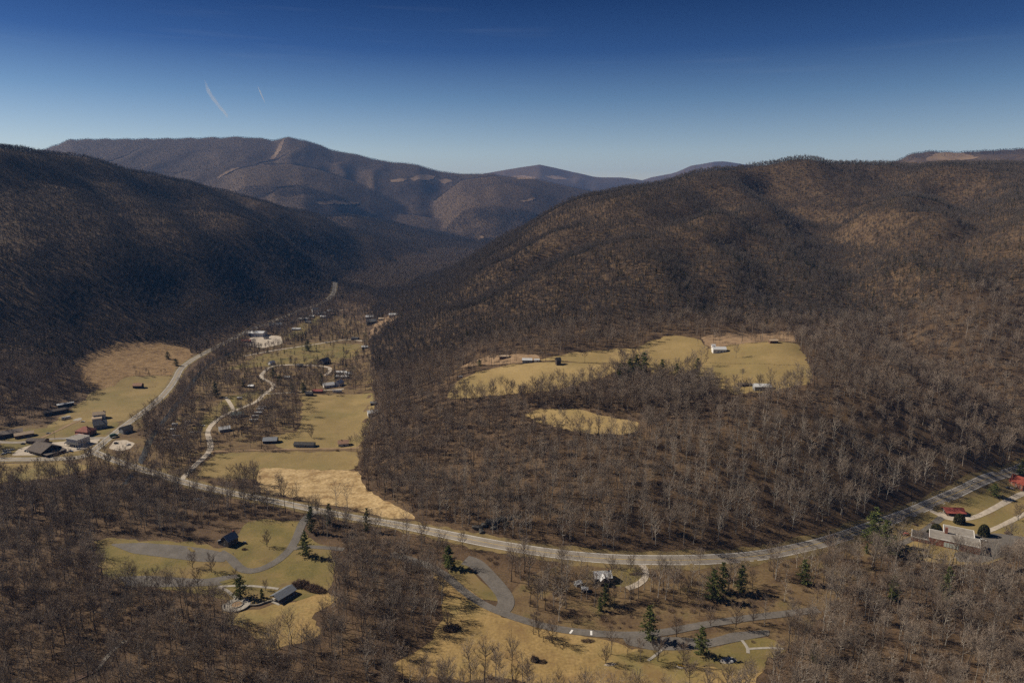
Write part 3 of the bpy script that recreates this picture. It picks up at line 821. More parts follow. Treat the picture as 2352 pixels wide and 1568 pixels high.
# ------------------------------------------------------------------ forest scatter
def scatter(name, xyz, rz, sc, idx, protos, label, cat='woodland'):
    me = bpy.data.meshes.new(name)
    me.vertices.add(len(xyz))
    me.vertices.foreach_set('co', np.asarray(xyz, np.float32).ravel())
    for nm, ty, arr in (('rz', 'FLOAT', rz), ('sc', 'FLOAT', sc), ('vi', 'INT', idx)):
        a = me.attributes.new(nm, ty, 'POINT')
        a.data.foreach_set('value', np.asarray(arr, np.int32 if ty == 'INT' else np.float32))
    o = link(name, me)
    ng = bpy.data.node_groups.new(name, 'GeometryNodeTree')
    ng.interface.new_socket('Geometry', in_out='INPUT', socket_type='NodeSocketGeometry')
    ng.interface.new_socket('Geometry', in_out='OUTPUT', socket_type='NodeSocketGeometry')
    n, l = ng.nodes, ng.links
    gi, go = n.new('NodeGroupInput'), n.new('NodeGroupOutput')
    iop = n.new('GeometryNodeInstanceOnPoints')
    jn = n.new('GeometryNodeJoinGeometry')
    for p in protos:
        oi = n.new('GeometryNodeObjectInfo')
        oi.transform_space = 'ORIGINAL'
        oi.inputs['Object'].default_value = p
        oi.inputs['As Instance'].default_value = True
        l.new(oi.outputs['Geometry'], jn.inputs[0])
    def attr(nm, ty):
        a = n.new('GeometryNodeInputNamedAttribute')
        a.data_type = ty
        a.inputs['Name'].default_value = nm
        return a.outputs['Attribute']
    cx = n.new('ShaderNodeCombineXYZ')
    l.new(attr('rz', 'FLOAT'), cx.inputs['Z'])
    er = n.new('FunctionNodeEulerToRotation')
    l.new(cx.outputs[0], er.inputs[0])
    l.new(gi.outputs[0], iop.inputs['Points'])
    l.new(jn.outputs[0], iop.inputs['Instance'])
    iop.inputs['Pick Instance'].default_value = True
    l.new(attr('vi', 'INT'), iop.inputs['Instance Index'])
    l.new(er.outputs[0], iop.inputs['Rotation'])
    l.new(attr('sc', 'FLOAT'), iop.inputs['Scale'])
    l.new(iop.outputs[0], go.inputs[0])
    md = o.modifiers.new('scatter', 'NODES')
    md.node_group = ng
    tag(o, label, cat, None, 'stuff')
    return o

rs = np.random.RandomState(7)
def jitter_grid(x0, x1, y0, y1, s):
    gx, gy = np.meshgrid(np.arange(x0, x1, s), np.arange(y0, y1, s))
    gx = gx + (np.arange(gx.shape[0]) % 2)[:, None] * s * .5
    return gx.ravel() + rs.uniform(-.48, .48, gx.size) * s, gy.ravel() + rs.uniform(-.48, .48, gx.size) * s
def project(x, y, z):
    c, s = math.cos(PITCH), math.sin(PITCH)
    dep = y * c - (z - CAMZ) * s
    return 1176 + FPX * x / dep, 784 - FPX * (y * s + (z - CAMZ) * c) / dep, dep
def visible(x, y, z, h=18.0):
    """rough line of sight from the look-out (and a little to each side) to the tree's top"""
    ok = np.zeros(x.shape, bool)
    for cx in (-60, 0, 60):
        blk = np.zeros(x.shape, bool)
        for t in np.linspace(.25, .985, 26):
            blk |= hz(cx + (x - cx) * t, y * t) > CAMZ + (z + h - CAMZ) * t + 4
        ok |= ~blk
    return ok
def keep_mask(x, y):
    k = np.ones(x.shape)
    for P, keep in OPEN:
        A = np.array(P)
        (x0, y0), (x1, y1) = A.min(0), A.max(0)
        b = (x > x0) & (x < x1) & (y > y0) & (y < y1)
        if b.any():
            idx = np.where(b)[0]
            ins = inside(x[idx], y[idx], P)
            k[idx[ins]] = keep
    for C, w in ROADS:
        A = np.array(C)
        b = (x > A[:, 0].min() - 20) & (x < A[:, 0].max() + 20) & (y > A[:, 1].min() - 20) & (y < A[:, 1].max() + 20)
        if b.any():
            idx = np.where(b)[0]
            d = seg_dist(x[idx], y[idx], C)
            k[idx[d < w / 2 + (5.0 if w > 9 else 2.2)]] = 0
    return k
for nm, P in SHEETS:
    if nm == 'car_park': OPEN.append((P, 0.0))
def frame(u, v, mu=260, lo=-200, hi=1700):
    return (u > -mu) & (u < 2352 + mu) & (v > lo) & (v < hi)

EXTRA_CLEAR = []   # discs round buildings and single trees, filled by the builders below: (x, y, radius)

# ------------------------------------------------------------------ building materials
M_WHITEWALL = flat('white_clapboard', (.70,.68,.64), var=.06)
M_CREAM = flat('cream_wall', (.52,.46,.36), var=.08)
M_DARKWOOD = flat('dark_timber', (.055,.040,.032), var=.25)
M_BROWNWOOD = flat('brown_timber', (.13,.075,.05), var=.25)
M_REDWOOD = flat('red_stained_timber', (.20,.05,.03), var=.2)
M_LOG = mat('dark_logs', [(.035,.030,.027), (.085,.072,.062)], scale=1.4, stretch=(.2, .2, 3.0))
M_BRICK = mat('red_brick', [(.17,.065,.042), (.27,.11,.07)], scale=1.5, detail=6)
M_GREYWALL = flat('grey_wall', (.26,.27,.28), var=.1)
M_BLUEWALL = flat('blue_grey_wall', (.20,.24,.28), var=.1)
M_TANROOF = mat('tan_roof', [(.36,.27,.18), (.50,.39,.28)], scale=.4, stretch=(1, 6, 1))
M_RUSTROOF = mat('rusty_roof', [(.28,.15,.09), (.42,.27,.19)], scale=.5, stretch=(1, 6, 1))
M_GREYROOF = mat('grey_shingle_roof', [(.14,.14,.14), (.22,.215,.21)], scale=.6)
M_BROWNROOF = mat('brown_shingle_roof', [(.085,.07,.06), (.14,.115,.098)], scale=.6)
M_DARKROOF = mat('dark_roof', [(.045,.042,.042), (.08,.074,.07)], scale=.6)
M_REDROOF = mat('faded_red_roof', [(.22,.085,.065), (.31,.13,.10)], scale=.5)
M_REDMETAL = mat('bright_red_metal_roof', [(.24,.058,.043), (.33,.09,.066)], scale=.4, rough=.45, spec=.4)
M_METALROOF = mat('pale_metal_roof', [(.50,.50,.50), (.66,.66,.65)], scale=.3, rough=.4, spec=.5, stretch=(1, 8, 1))
M_BLUEMETAL = mat('blue_grey_metal_roof', [(.17,.185,.21), (.25,.265,.29)], scale=.3, rough=.42, spec=.5, stretch=(1, 8, 1))
M_GREENROOF = mat('grey_green_roof', [(.13,.16,.15), (.20,.235,.22)], scale=.4)
M_FLATROOF = mat('gravel_flat_roof', [(.20,.18,.155), (.30,.272,.238)], scale=.25, detail=7)
M_GLASS = mat('window_glass', [(.025,.03,.035), (.05,.06,.07)], scale=.4, rough=.08, spec=.6)
M_PALEGLASS = mat('pale_window_panel', [(.42,.52,.50), (.62,.66,.62)], scale=.7, rough=.3, spec=.4)
M_DOOR = flat('dark_door', (.10,.06,.04))
M_TRIM = flat('white_trim', (.66,.64,.60), var=.05)
M_STONE = mat('field_stone', [(.20,.175,.14), (.36,.325,.27)], scale=1.1, detail=6, rnd=.2)
M_ROCK = mat('lichen_rock', [(.045,.042,.038), (.14,.13,.115)], scale=.5, detail=8, rnd=.2, bump=.6)
M_POLE = flat('weathered_pole', (.13,.10,.075))
M_METALGREY = flat('galvanised_metal', (.42,.42,.42), rough=.4)
M_RUBBER = flat('tyre_rubber', (.025,.025,.025))
PAINT = {'white': flat('white_paint', (.72,.72,.70), .25, spec=.5, var=.03), 'silver': flat('silver_paint', (.42,.43,.45), .3, .4, .5, var=.04), 'black': flat('black_paint', (.02,.02,.022), .2, spec=.5),
         'blue': flat('blue_paint', (.05,.10,.26), .25, spec=.5), 'maroon': flat('maroon_paint', (.17,.03,.03), .25, spec=.5), 'red': flat('red_paint', (.48,.06,.04), .25, spec=.5), 'green': flat('dark_green_paint', (.02,.075,.06), .3, spec=.5), 'tan': flat('tan_paint', (.45,.38,.28), .3, spec=.5), 'grey': flat('grey_paint', (.17,.18,.19), .25, spec=.5), 'yellow': flat('yellow_paint', (.62,.42,.07), .35, spec=.4)}

def boxg(g, x0, x1, y0, y1, z0, z1):
    k = len(g.v)
    g.v += [(x0,y0,z0),(x1,y0,z0),(x1,y1,z0),(x0,y1,z0),(x0,y0,z1),(x1,y0,z1),(x1,y1,z1),(x0,y1,z1)]
    g.f += [(k+3,k+2,k+1,k),(k+4,k+5,k+6,k+7),(k,k+1,k+5,k+4),(k+1,k+2,k+6,k+5),(k+2,k+3,k+7,k+6),(k+3,k,k+4,k+7)]
def box_mesh(nm, *b, m=None):
    g = Geo()
    boxg(g, *b)
    return mesh(nm, g.v, g.f, m)
def slab(g, quad, t):
    """a plate of thickness t on top of a quad"""
    k = len(g.v)
    a, b, c, d = map(Vector, quad)
    n = (b - a).cross(d - a).normalized() * t
    g.v += [p[:] for p in (a, b, c, d)] + [(p + n)[:] for p in (a, b, c, d)]
    g.f += [(k+3,k+2,k+1,k),(k+4,k+5,k+6,k+7),(k,k+1,k+5,k+4),(k+1,k+2,k+6,k+5),(k+2,k+3,k+7,k+6),(k+3,k,k+4,k+7)]
WIN = {}
def window_mesh(m):
    if m.name not in WIN:
        g = Geo()
        boxg(g, -.5, .5, -.04, .05, 0, 1.3)
        WIN[m.name] = mesh('window', g.v, g.f, m)
    return WIN[m.name]
FRAME_ME = []
def frame_mesh():
    if not FRAME_ME:
        g = Geo()
        boxg(g, -.62, .62, -.02, .03, -.14, 0)
        boxg(g, -.62, .62, -.02, .03, 1.3, 1.42)
        boxg(g, -.62, -.5, -.02, .03, 0, 1.3)
        boxg(g, .5, .62, -.02, .03, 0, 1.3)
        FRAME_ME.append(mesh('window_frame', g.v, g.f, M_TRIM))
    return FRAME_ME[0]
def put_windows(o, L, Wd, zs, nl, ns, s=1.0, m=None, frames=True):
    m = m or M_GLASS
    for z in zs:
        for side, n, span, off in (('f', nl, L, -Wd / 2), ('b', nl, L, Wd / 2), ('l', ns, Wd, -L / 2), ('r', ns, Wd, L / 2)):
            for i in range(n):
                t = (i + .5) / n * span - span / 2
                w = link('window', window_mesh(m), o)
                if side in 'fb':
                    w.location = (t, off, z)
                    w.rotation_euler = (0, 0, 0 if side == 'f' else math.pi)
                else:
                    w.location = (off, t, z)
                    w.rotation_euler = (0, 0, -math.pi / 2 if side == 'l' else math.pi / 2)
                w.scale = (s, 1, s)
                if frames: link('frame', frame_mesh(), w)
def building(name, label, uv, L, Wd, h, rot, pitch=.55, wall=None, roof=None, kind='gable', win=(0, 0), floors=1, chimney=None, over=.5, door=True, cat='house', trim=False, group=None, frames=True, ws=1.0, doorw=1.1):
    x, y, z = at(*uv) if len(uv) == 2 else uv
    o = empty(name, (x, y, z), R(rot))
    EXTRA_CLEAR.append((x, y, .5 * math.hypot(L, Wd) + 3.0))
    wall, roof = wall or M_WHITEWALL, roof or M_GREYROOF
    g = Geo()
    rise = pitch * Wd / 2
    a, b = L / 2, Wd / 2
    if kind == 'gable':
        g.v = [(-a,-b,-1),(a,-b,-1),(a,b,-1),(-a,b,-1),(-a,-b,h),(a,-b,h),(a,b,h),(-a,b,h),(-a,0,h+rise),(a,0,h+rise)]
        g.f = [(0,1,5,4),(2,3,7,6),(1,2,6,9,5),(3,0,4,8,7),(3,2,1,0)]
    else:
        boxg(g, -a, a, -b, b, -1, h)
    link('wall', mesh('wall', g.v, g.f, wall), o)
    r = Geo()
    e = over
    dz = pitch * e
    if kind == 'gable':
        slab(r, [(-a-e,-b-e,h-dz),(a+e,-b-e,h-dz),(a+e,0,h+rise),(-a-e,0,h+rise)], .22)
        slab(r, [(a+e,b+e,h-dz),(-a-e,b+e,h-dz),(-a-e,0,h+rise),(a+e,0,h+rise)], .22)
    elif kind == 'hip':
        q = max(.5, a - b * .95)
        A = [(-a-e,-b-e,h-dz),(a+e,-b-e,h-dz),(a+e,b+e,h-dz),(-a-e,b+e,h-dz),(-q,0,h+rise),(q,0,h+rise)]
        r.v = A + [(p[0], p[1], p[2] - .25) for p in A[:4]]
        r.f = [(0,1,5,4),(2,3,4,5),(1,2,5),(3,0,4),(6,7,1,0),(7,8,2,1),(8,9,3,2),(9,6,0,3),(9,8,7,6)]
    elif kind == 'flat':
        boxg(r, -a + .25, a - .25, -b + .25, b - .25, h - .3, h + .12)
    elif kind == 'shed':
        slab(r, [(-a-e,-b-e,h-.1),(a+e,-b-e,h-.1),(a+e,b+e,h+rise),(-a-e,b+e,h+rise)], .22)
        link('gable_wall', mesh('gable_wall', [(-a,-b,h),(a,-b,h),(a,b,h),(-a,b,h),(a,b,h+rise*.97),(-a,b,h+rise*.97)], [(2,3,5,4),(1,2,4),(3,0,5)], wall), o)
    ro = link('roof', mesh('roof', r.v, r.f, roof), o)
    if kind == 'flat':
        p = Geo()
        for q in ((-a-.15, a+.15, -b-.15, -b+.25), (-a-.15, a+.15, b-.25, b+.15), (-a-.15, -a+.25, -b+.25, b-.25), (a-.25, a+.15, -b+.25, b-.25)):
            boxg(p, *q, h - .3, h + .3)
        link('parapet', mesh('parapet', p.v, p.f, M_TRIM), o)
    elif kind == 'gable' and trim:
        p = Geo()
        p.tube([(-a-e, 0, h + rise + .24), (a+e, 0, h + rise + .24)], [.16, .16], 4)
        link('ridge_cap', mesh('ridge_cap', p.v, p.f, M_TRIM), ro)
    if chimney:
        cx, cyy, cw, ch = chimney
        link('chimney', box_mesh('chimney', cx-cw/2, cx+cw/2, cyy-cw/2, cyy+cw/2, h * .5, h + rise + ch, m=M_BRICK), ro)
    if win[0] or win[1]:
        put_windows(o, L, Wd, [1.0 + 2.8 * f for f in range(floors)], win[0], win[1], ws, frames=frames)
    if door:
        d = link('door', box_mesh('door', -doorw / 2, doorw / 2, -.08, .06, 0, 2.15, m=M_DOOR), o)
        d.location = (L * .12, -b - .01, .02)
    tag(o, label, cat, group)
    return o

def wheel_mesh():
    g = Geo()
    n = 12
    for y in (-.11, .11):
        for k in range(n):
            t = 2 * math.pi * k / n
            g.v.append((.33 * math.cos(t), y, .33 * math.sin(t)))
    g.f = [tuple(range(n))[::-1], tuple(range(n, 2 * n))] + [(k, (k + 1) % n, n + (k + 1) % n, n + k) for k in range(n)]
    return mesh('wheel', g.v, g.f, M_RUBBER)
WHEEL = wheel_mesh()
def prism(profile, y0, y1, taper=0.0):
    g = Geo()
    n = len(profile)
    zt = max(p[1] for p in profile)
    zb = min(p[1] for p in profile)
    for y, s in ((y0, 1), (y1, -1)):
        for px, pz in profile:
            g.v.append((px, y + s * taper * (pz - zb) / (zt - zb + 1e-6), pz))
    g.f = [tuple(range(n)), tuple(range(2 * n - 1, n - 1, -1))] + [(k, n + k, n + (k + 1) % n, (k + 1) % n) for k in range(n)]
    return g
CARS = {}
def car(label, uv, rot, colour, kind='car', lift=.38, group=None):
    """sedan, suv or pickup: painted body, glasshouse, four wheels, lamps"""
    if (kind, colour) not in CARS:
        P = PAINT[colour]
        if kind == 'pickup':
            body = prism([(-2.6,.45),(2.6,.45),(2.65,.85),(2.5,1.05),(1.1,1.12),(-.5,1.12),(-.52,1.15),(-2.6,1.15)], -.95, .95, .05)
            glass = prism([(-.5,1.12),(1.15,1.12),(.55,1.72),(-.35,1.74)], -.86, .86, .12)
            roof = prism([(-.34,1.73),(.54,1.71),(.5,1.80),(-.3,1.80)], -.74, .74)
        elif kind == 'suv':
            body = prism([(-2.25,.4),(2.25,.4),(2.3,.85),(2.1,1.05),(1.0,1.12),(-2.25,1.12)], -.93, .93, .05)
            glass = prism([(-2.2,1.12),(1.05,1.12),(.45,1.68),(-2.05,1.70)], -.86, .86, .12)
            roof = prism([(-2.04,1.69),(.44,1.67),(.38,1.76),(-1.95,1.77)], -.74, .74)
        else:
            body = prism([(-2.2,.35),(2.2,.35),(2.25,.7),(2.05,.88),(.95,.96),(-1.5,.98),(-2.2,.92)], -.9, .9, .05)
            glass = prism([(-1.55,.97),(1.0,.96),(.35,1.4),(-.95,1.42)], -.82, .82, .14)
            roof = prism([(-.95,1.41),(.35,1.39),(.28,1.48),(-.88,1.49)], -.68, .68)
        lamp = Geo()
        x = 2.62 if kind == 'pickup' else 2.24
        boxg(lamp, x - .06, x + .03, -.16, .16, 0, .15)
        CARS[(kind, colour)] = (mesh('body', body.v, body.f, P), mesh('windows', glass.v, glass.f, M_GLASS), mesh('roof', roof.v, roof.f, P), mesh('headlight', lamp.v, lamp.f, M_TRIM))
    B, G_, Rf, Lm = CARS[(kind, colour)]
    x, y, z = at(*uv)
    o = empty('parked_car' if kind != 'pickup' else 'pickup_truck', (x, y, z + lift), R(rot))
    link('body', B, o)
    link('windows', G_, o)
    link('roof', Rf, o)
    wx = 1.65 if kind == 'pickup' else 1.35
    for sx in (-wx, wx):
        for sy in (-.84, .84):
            w = link('wheel', WHEEL, o)
            w.location = (sx, sy, .33)
    for sy in (-.62, .62):
        l_ = link('headlight', Lm, o)
        l_.location = (0, sy, .62)
    EXTRA_CLEAR.append((x, y, 4.5))
    tag(o, label, 'pickup' if kind == 'pickup' else 'car', group)
    return o
RVP = {}
def camper(label, uv, rot, L=8.0, colour='white', stripe='blue', lift=.2, group=None, cat='camper'):
    key = (L, colour, stripe)
    if key not in RVP:
        body = prism([(-L/2,.55),(L/2-.3,.55),(L/2,1.2),(L/2-.35,2.9),(-L/2,2.95)], -1.2, 1.2)
        rf = Geo()
        boxg(rf, -L/2 + .1, L/2 - .5, -1.1, 1.1, 2.93, 3.05)
        boxg(rf, -.4, .4, -.4, .4, 3.05, 3.3)
        st = Geo()
        boxg(st, -L/2 + .1, L/2 - .5, -1.23, -1.205, 1.25, 1.5)
        boxg(st, -L/2 + .1, L/2 - .5, 1.205, 1.23, 1.25, 1.5)
        RVP[key] = (mesh('body', body.v, body.f, PAINT[colour]), mesh('roof', rf.v, rf.f, M_METALROOF), mesh('stripe', st.v, st.f, PAINT[stripe]))
    b, r_, s_ = RVP[key]
    x, y, z = at(*uv)
    o = empty('camper_trailer', (x, y, z + lift), R(rot))
    link('body', b, o)
    link('roof', r_, o)
    link('stripe', s_, o)
    for sy in (-1.23, 1.23):
        for t in (-.3, .05, .3):
            w = link('window', window_mesh(M_GLASS), o)
            w.location = (t * L, sy, 1.65)
            w.scale = (1.1, .5, .5)
    for sx in (-.6, .35):
        for sy in (-1.05, 1.05):
            w = link('wheel', WHEEL, o)
            w.location = (sx, sy, .33)
    EXTRA_CLEAR.append((x, y, L * .6 + 2))
    tag(o, label, cat, group)
    return o
def pole(label, uv, h=10.0, arm=True, lamp=False, rot=0.0, group=None):
    x, y, z = at(*uv)
    o = empty('utility_pole' if arm else 'street_lamp', (x, y, z), R(rot))
    g = Geo()
    g.tube([(0, 0, -.5), (0, 0, h * .5), (0, 0, h)], [.19, .16, .12], 7)
    link('shaft', mesh('shaft', g.v, g.f, M_POLE if arm else M_METALGREY), o)
    if arm:
        link('crossarm', box_mesh('crossarm', -1.2, 1.2, -.18, -.06, h - .7, h - .55, m=M_POLE), o)
        t = Geo()
        t.tube([(.32, 0, h - 2.4), (.32, 0, h - 1.5)], [.24, .24], 8)
        link('transformer', mesh('transformer', t.v, t.f, M_METALGREY), o)
    if lamp:
        g2 = Geo()
        g2.tube([(0, 0, h - .2), (0, -.9, h + .2), (0, -1.9, h + .25)], [.06, .05, .05], 5)
        link('arm', mesh('arm', g2.v, g2.f, M_METALGREY), o)
        link('lamp_head', box_mesh('lamp_head', -.22, .22, -2.6, -1.8, h + .12, h + .34, m=M_TRIM), o)
    tag(o, label, 'pole' if arm else 'street lamp', group)
    return o
def fence(label, pp, step=5.0, m=None, h=1.3):
    C = densify(poly(pp), step, False)
    x0, y0 = C[0]
    z0 = hz1(x0, y0)
    o = empty('field_fence', (x0, y0, z0))
    pm = box_mesh('post', -.11, .11, -.11, .11, -.4, h, m=m or M_POLE)
    zz = [hz1(*c) for c in C]
    for (x, y), z in zip(C, zz):
        p = link('post', pm, o)
        p.location = (x - x0, y - y0, z - z0)
    for hh in (.5, 1.05):
        g = Geo()
        g.tube([(x - x0, y - y0, z - z0 + hh) for (x, y), z in zip(C, zz)], [.05] * len(C), 3)
        link('rail', mesh('rail', g.v, g.f, m or M_POLE), o)
    tag(o, label, 'fence')
    return o
def tree_at(name, meshes, uv, h, base_h, label, rot=None, cat='tree', group=None, clear_r=5.0, wide=1.0):
    x, y, z = at(*uv)
    s = h / base_h
    o = empty(name, (x, y, z - .1), random.random() * 6.28 if rot is None else R(rot))
    o.scale = (s * wide, s * wide, s)
    link('trunk', meshes[0], o)
    link('crown', meshes[1], o)
    tag(o, label, cat, group)
    if clear_r: EXTRA_CLEAR.append((x, y, clear_r))
    return o
random.seed(3)

# ------------------------------------------------------------------ village at the road junction
B = building
B('barn', 'long weathered barn with grey-brown metal roof at the left edge of the village', (16,1002), 30, 11, 4.5, 38, .5, M_DARKWOOD, M_BROWNROOF and mat('worn_barn_roof', [(.20,.165,.135), (.30,.255,.215)], scale=.4, stretch=(1, 6, 1)), win=(4, 1), cat='barn', doorw=3.0)
B('shed', 'dark red-brown shed with tan metal roof beside the long weathered barn', (56,1002), 18, 9, 3.6, 38, .45, M_BROWNWOOD, M_TANROOF, win=(3, 1), cat='shed', doorw=2.4)
B('store_building', 'low dark brown building with brown roof behind the big restaurant', (87,1016), 21, 8, 3.4, -3, .45, M_BROWNWOOD, M_BROWNROOF, win=(5, 2), cat='store')
rest_ = B('restaurant', 'big dark-roofed restaurant with long porch facing the village car park', (104,1036), 24, 21, 4.2, -26, .5, M_DARKWOOD, M_BROWNROOF, win=(7, 4), over=1.4, cat='restaurant')
g = Geo()
slab(g, [(12.2, -11, 3.0), (22, -11, 2.6), (22, 10, 2.6), (12.2, 10, 3.9)], .2)
link('porch_roof', mesh('porch_roof', g.v, g.f, M_BROWNROOF), rest_)
for k in range(7):
    q = link('porch_post', box_mesh('porch_post', -.12, .12, -.12, .12, 0, 2.62, m=M_DARKWOOD), rest_)
    q.location = (21.6, -10.4 + k * 3.3, 0)
link('porch_deck', box_mesh('porch_deck', 12.05, 22.2, -11.2, 10.2, -.6, .35, m=M_BROWNWOOD), rest_)
ws_ = B('store_building', 'white two-storey flat-roofed store with parapet at the junction', (181,1019), 17, 15, 8, -20, .3, M_WHITEWALL, M_FLATROOF, 'flat', (5, 5), 2, cat='store')
g = Geo()
slab(g, [(-8.6, -10.6, 3.4), (8.6, -10.6, 3.4), (8.6, -7.6, 4.3), (-8.6, -7.6, 4.3)], .2)
link('porch_roof', mesh('porch_roof', g.v, g.f, M_DARKROOF), ws_)
for k in range(6):
    q = link('porch_post', box_mesh('porch_post', -.12, .12, -.12, .12, 0, 3.42, m=M_WHITEWALL), ws_)
    q.location = (-8.2 + k * 3.28, -10.2, 0)
rh = B('house', 'red hip-roofed house with porch behind the white village store', (198,997), 17, 13, 5.6, -12, .62, M_BRICK, M_REDROOF, 'hip', (4, 3), 2, (2.5, 0, 1.0, .8))
g = Geo()
slab(g, [(-6, -9.6, 2.6), (4, -9.6, 2.6), (4, -6.55, 3.5), (-6, -6.55, 3.5)], .2)
link('porch_roof', mesh('porch_roof', g.v, g.f, M_REDROOF), rh)
B('house', 'blue-grey gabled house behind the red hip-roofed house', (231,982), 14, 10, 5.2, 35, .8, M_BLUEWALL, M_GREYROOF, win=(3, 2), floors=2, chimney=(2, 0, .9, 1.0))
wh = B('house', 'white two-storey house with tan roof at the edge of the green field', (229,960), 13, 9, 5.8, 25, .6, M_WHITEWALL, M_TANROOF, win=(3, 2), floors=2, chimney=(5, 0, .8, 1.0))
g = Geo()
boxg(g, -7, 3, -10, -4.52, -1, 2.8)
link('wing', mesh('wing', g.v, g.f, M_WHITEWALL), wh)
g = Geo()
slab(g, [(-7.5, -10.5, 2.7), (3.5, -10.5, 2.7), (3.5, -4.55, 4.2), (-7.5, -4.55, 4.2)], .2)
link('wing_roof', mesh('wing_roof', g.v, g.f, M_TANROOF), wh)
B('shed', 'long dark shed with grey-brown roof against the wooded slope', (129,949), 26, 8, 4.2, 45, .4, M_DARKWOOD, M_BROWNROOF, win=(0, 0), cat='shed', doorw=3)
B('shed', 'small shed with pale roof behind the long dark shed', (140,934), 8, 6, 3.4, 40, .4, M_DARKWOOD, M_METALROOF, cat='shed')
B('shed', 'narrow white-roofed shed at the top of the green field', (155,931), 14, 4.5, 3.2, 45, .35, M_DARKWOOD, M_METALROOF, cat='shed')
camper('white box trailer parked alone on the grass below the sheds', (152,962), 42, 10.0, 'white', 'grey', cat='trailer')
B('barn', 'small barn with rust-coloured roof standing alone in the green field', (318,890), 12, 8, 4.0, 3, .7, M_DARKWOOD, M_RUSTROOF, cat='barn', doorw=2.5)
fence('dark board fence beside the lone barn in the green field', [(330,890),(345,890),(357,889)], 3.0, M_DARKWOOD, 1.8)
B('house', 'dark grey house half hidden by trees beside the road bend', (290,992), 12, 9, 5, 60, .6, M_GREYWALL, M_DARKROOF, win=(3, 2), floors=2)
sheet('concrete_pad', [(166,966),(172,962),(184,959),(190,961),(182,966)], M_CONCRETE, .2, 3, .1)
c = ['black', 'silver', 'white', 'black', 'grey', 'blue', 'white']
for i, (px, py) in enumerate([(61,1036),(66,1037),(71,1038),(75,1039),(79,1040),(84,1041),(89,1042)]):
    car(['black car, leftmost of the row parked by the restaurant', 'silver car second from left in the row parked by the restaurant', 'white car third in the row parked by the restaurant', 'black car fourth in the row parked by the restaurant', 'grey car fifth in the row parked by the restaurant', 'blue car sixth in the row parked by the restaurant', 'white car, rightmost of the row parked by the restaurant'][i], (px, py), 62, c[i], 'suv' if i % 2 else 'car', .3, 'cars parked by the restaurant')
c = ['white', 'silver', 'white', 'tan', 'silver', 'grey', 'white']
for i, (px, py) in enumerate([(8,1043),(11,1036),(17,1035),(23,1034),(28,1034),(14,1040),(20,1040)]):
    car(['white car nearest the left edge in the dry-grass car lot', 'silver car at the back left of the dry-grass car lot', 'white car at the back of the dry-grass car lot beside a silver one', 'tan car at the back of the dry-grass car lot', 'silver car at the back right end of the dry-grass car lot', 'grey car in the front line of the dry-grass car lot', 'white car at the right front of the dry-grass car lot'][i], (px, py), 30, c[i], 'car', .2, 'cars in the dry-grass lot')
car('maroon pickup parked on the gravel in front of the restaurant porch', (144,1040), 20, 'maroon', 'pickup', .3)
car('dark blue car on the gravel between the maroon pickup and the store', (163,1037), -10, 'blue', 'car', .3)
car('white car alone on the gravel in front of the white store', (181,1032), 8, 'white', 'car', .3)
car('silver car in the shadow of the restaurant porch', (123,1038), 20, 'silver', 'car', .3)
car('dark car behind the restaurant on the back lane', (53,1020), 0, 'black', 'car', .2)
car('silver car parked beside the small lawn behind the low brown building', (111,996), 10, 'silver', 'car', .2)
car('dark suv on the gravel pull-off across the road from the store', (267,1019), 15, 'black', 'suv', .3)
car('white pickup under the trees at the end of the gravel pull-off', (295,1022), 70, 'white', 'pickup', .3)
car('white car in front of the blue-grey house', (190,969), 5, 'white', 'car', .2)
x, y, z = at(262, 1004)
tr = empty('box_truck', (x, y, z + .4), R(48))
link('body', box_mesh('body', -4.2, 1.8, -1.2, 1.2, .8, 3.9, m=PAINT['green']), tr)
link('cab', (lambda q: mesh('cab', q.v, q.f, PAINT['green']))(prism([(1.9,.6),(4.1,.6),(4.2,1.6),(3.5,2.6),(1.9,2.7)], -1.1, 1.1)), tr)
link('windscreen', (lambda q: mesh('windscreen', q.v, q.f, M_GLASS))(prism([(4.22,1.62),(4.26,1.66),(3.58,2.56),(3.54,2.52)], -.95, .95)), tr)
for sx in (-3, 2.9):
    for sy in (-1.05, 1.05):
        w = link('wheel', WHEEL, tr)
        w.location, w.scale = (sx, sy, .45), (1.4, 1.2, 1.4)
tag(tr, 'dark green box truck driving along the road past the store', 'truck')
for i, (px, py) in enumerate([(162,1056),(172,1056)]):
    x, y, z = at(px, py)
    o = empty('road_sign', (x, y, z), R(5))
    for sx in (-.7, .7):
        q = link('post', box_mesh('post', -.07, .07, -.07, .07, -.3, 3.0, m=M_POLE), o)
        q.location.x = sx
    link('panel', box_mesh('panel', -1.0, 1.0, -.12, -.08, 1.2, 3.2, m=PAINT['green'] if i else M_DARKWOOD), o)
    tag(o, ['dark wooden sign on two posts beside the junction', 'green sign on two posts beside the junction'][i], 'sign')
pole('utility pole behind the restaurant beside the back lane', (126,1008), 10)
pole('utility pole at the road edge in front of the white store', (228,1030), 9)
pole('utility pole beside the road bend below the green field', (352,935), 10)
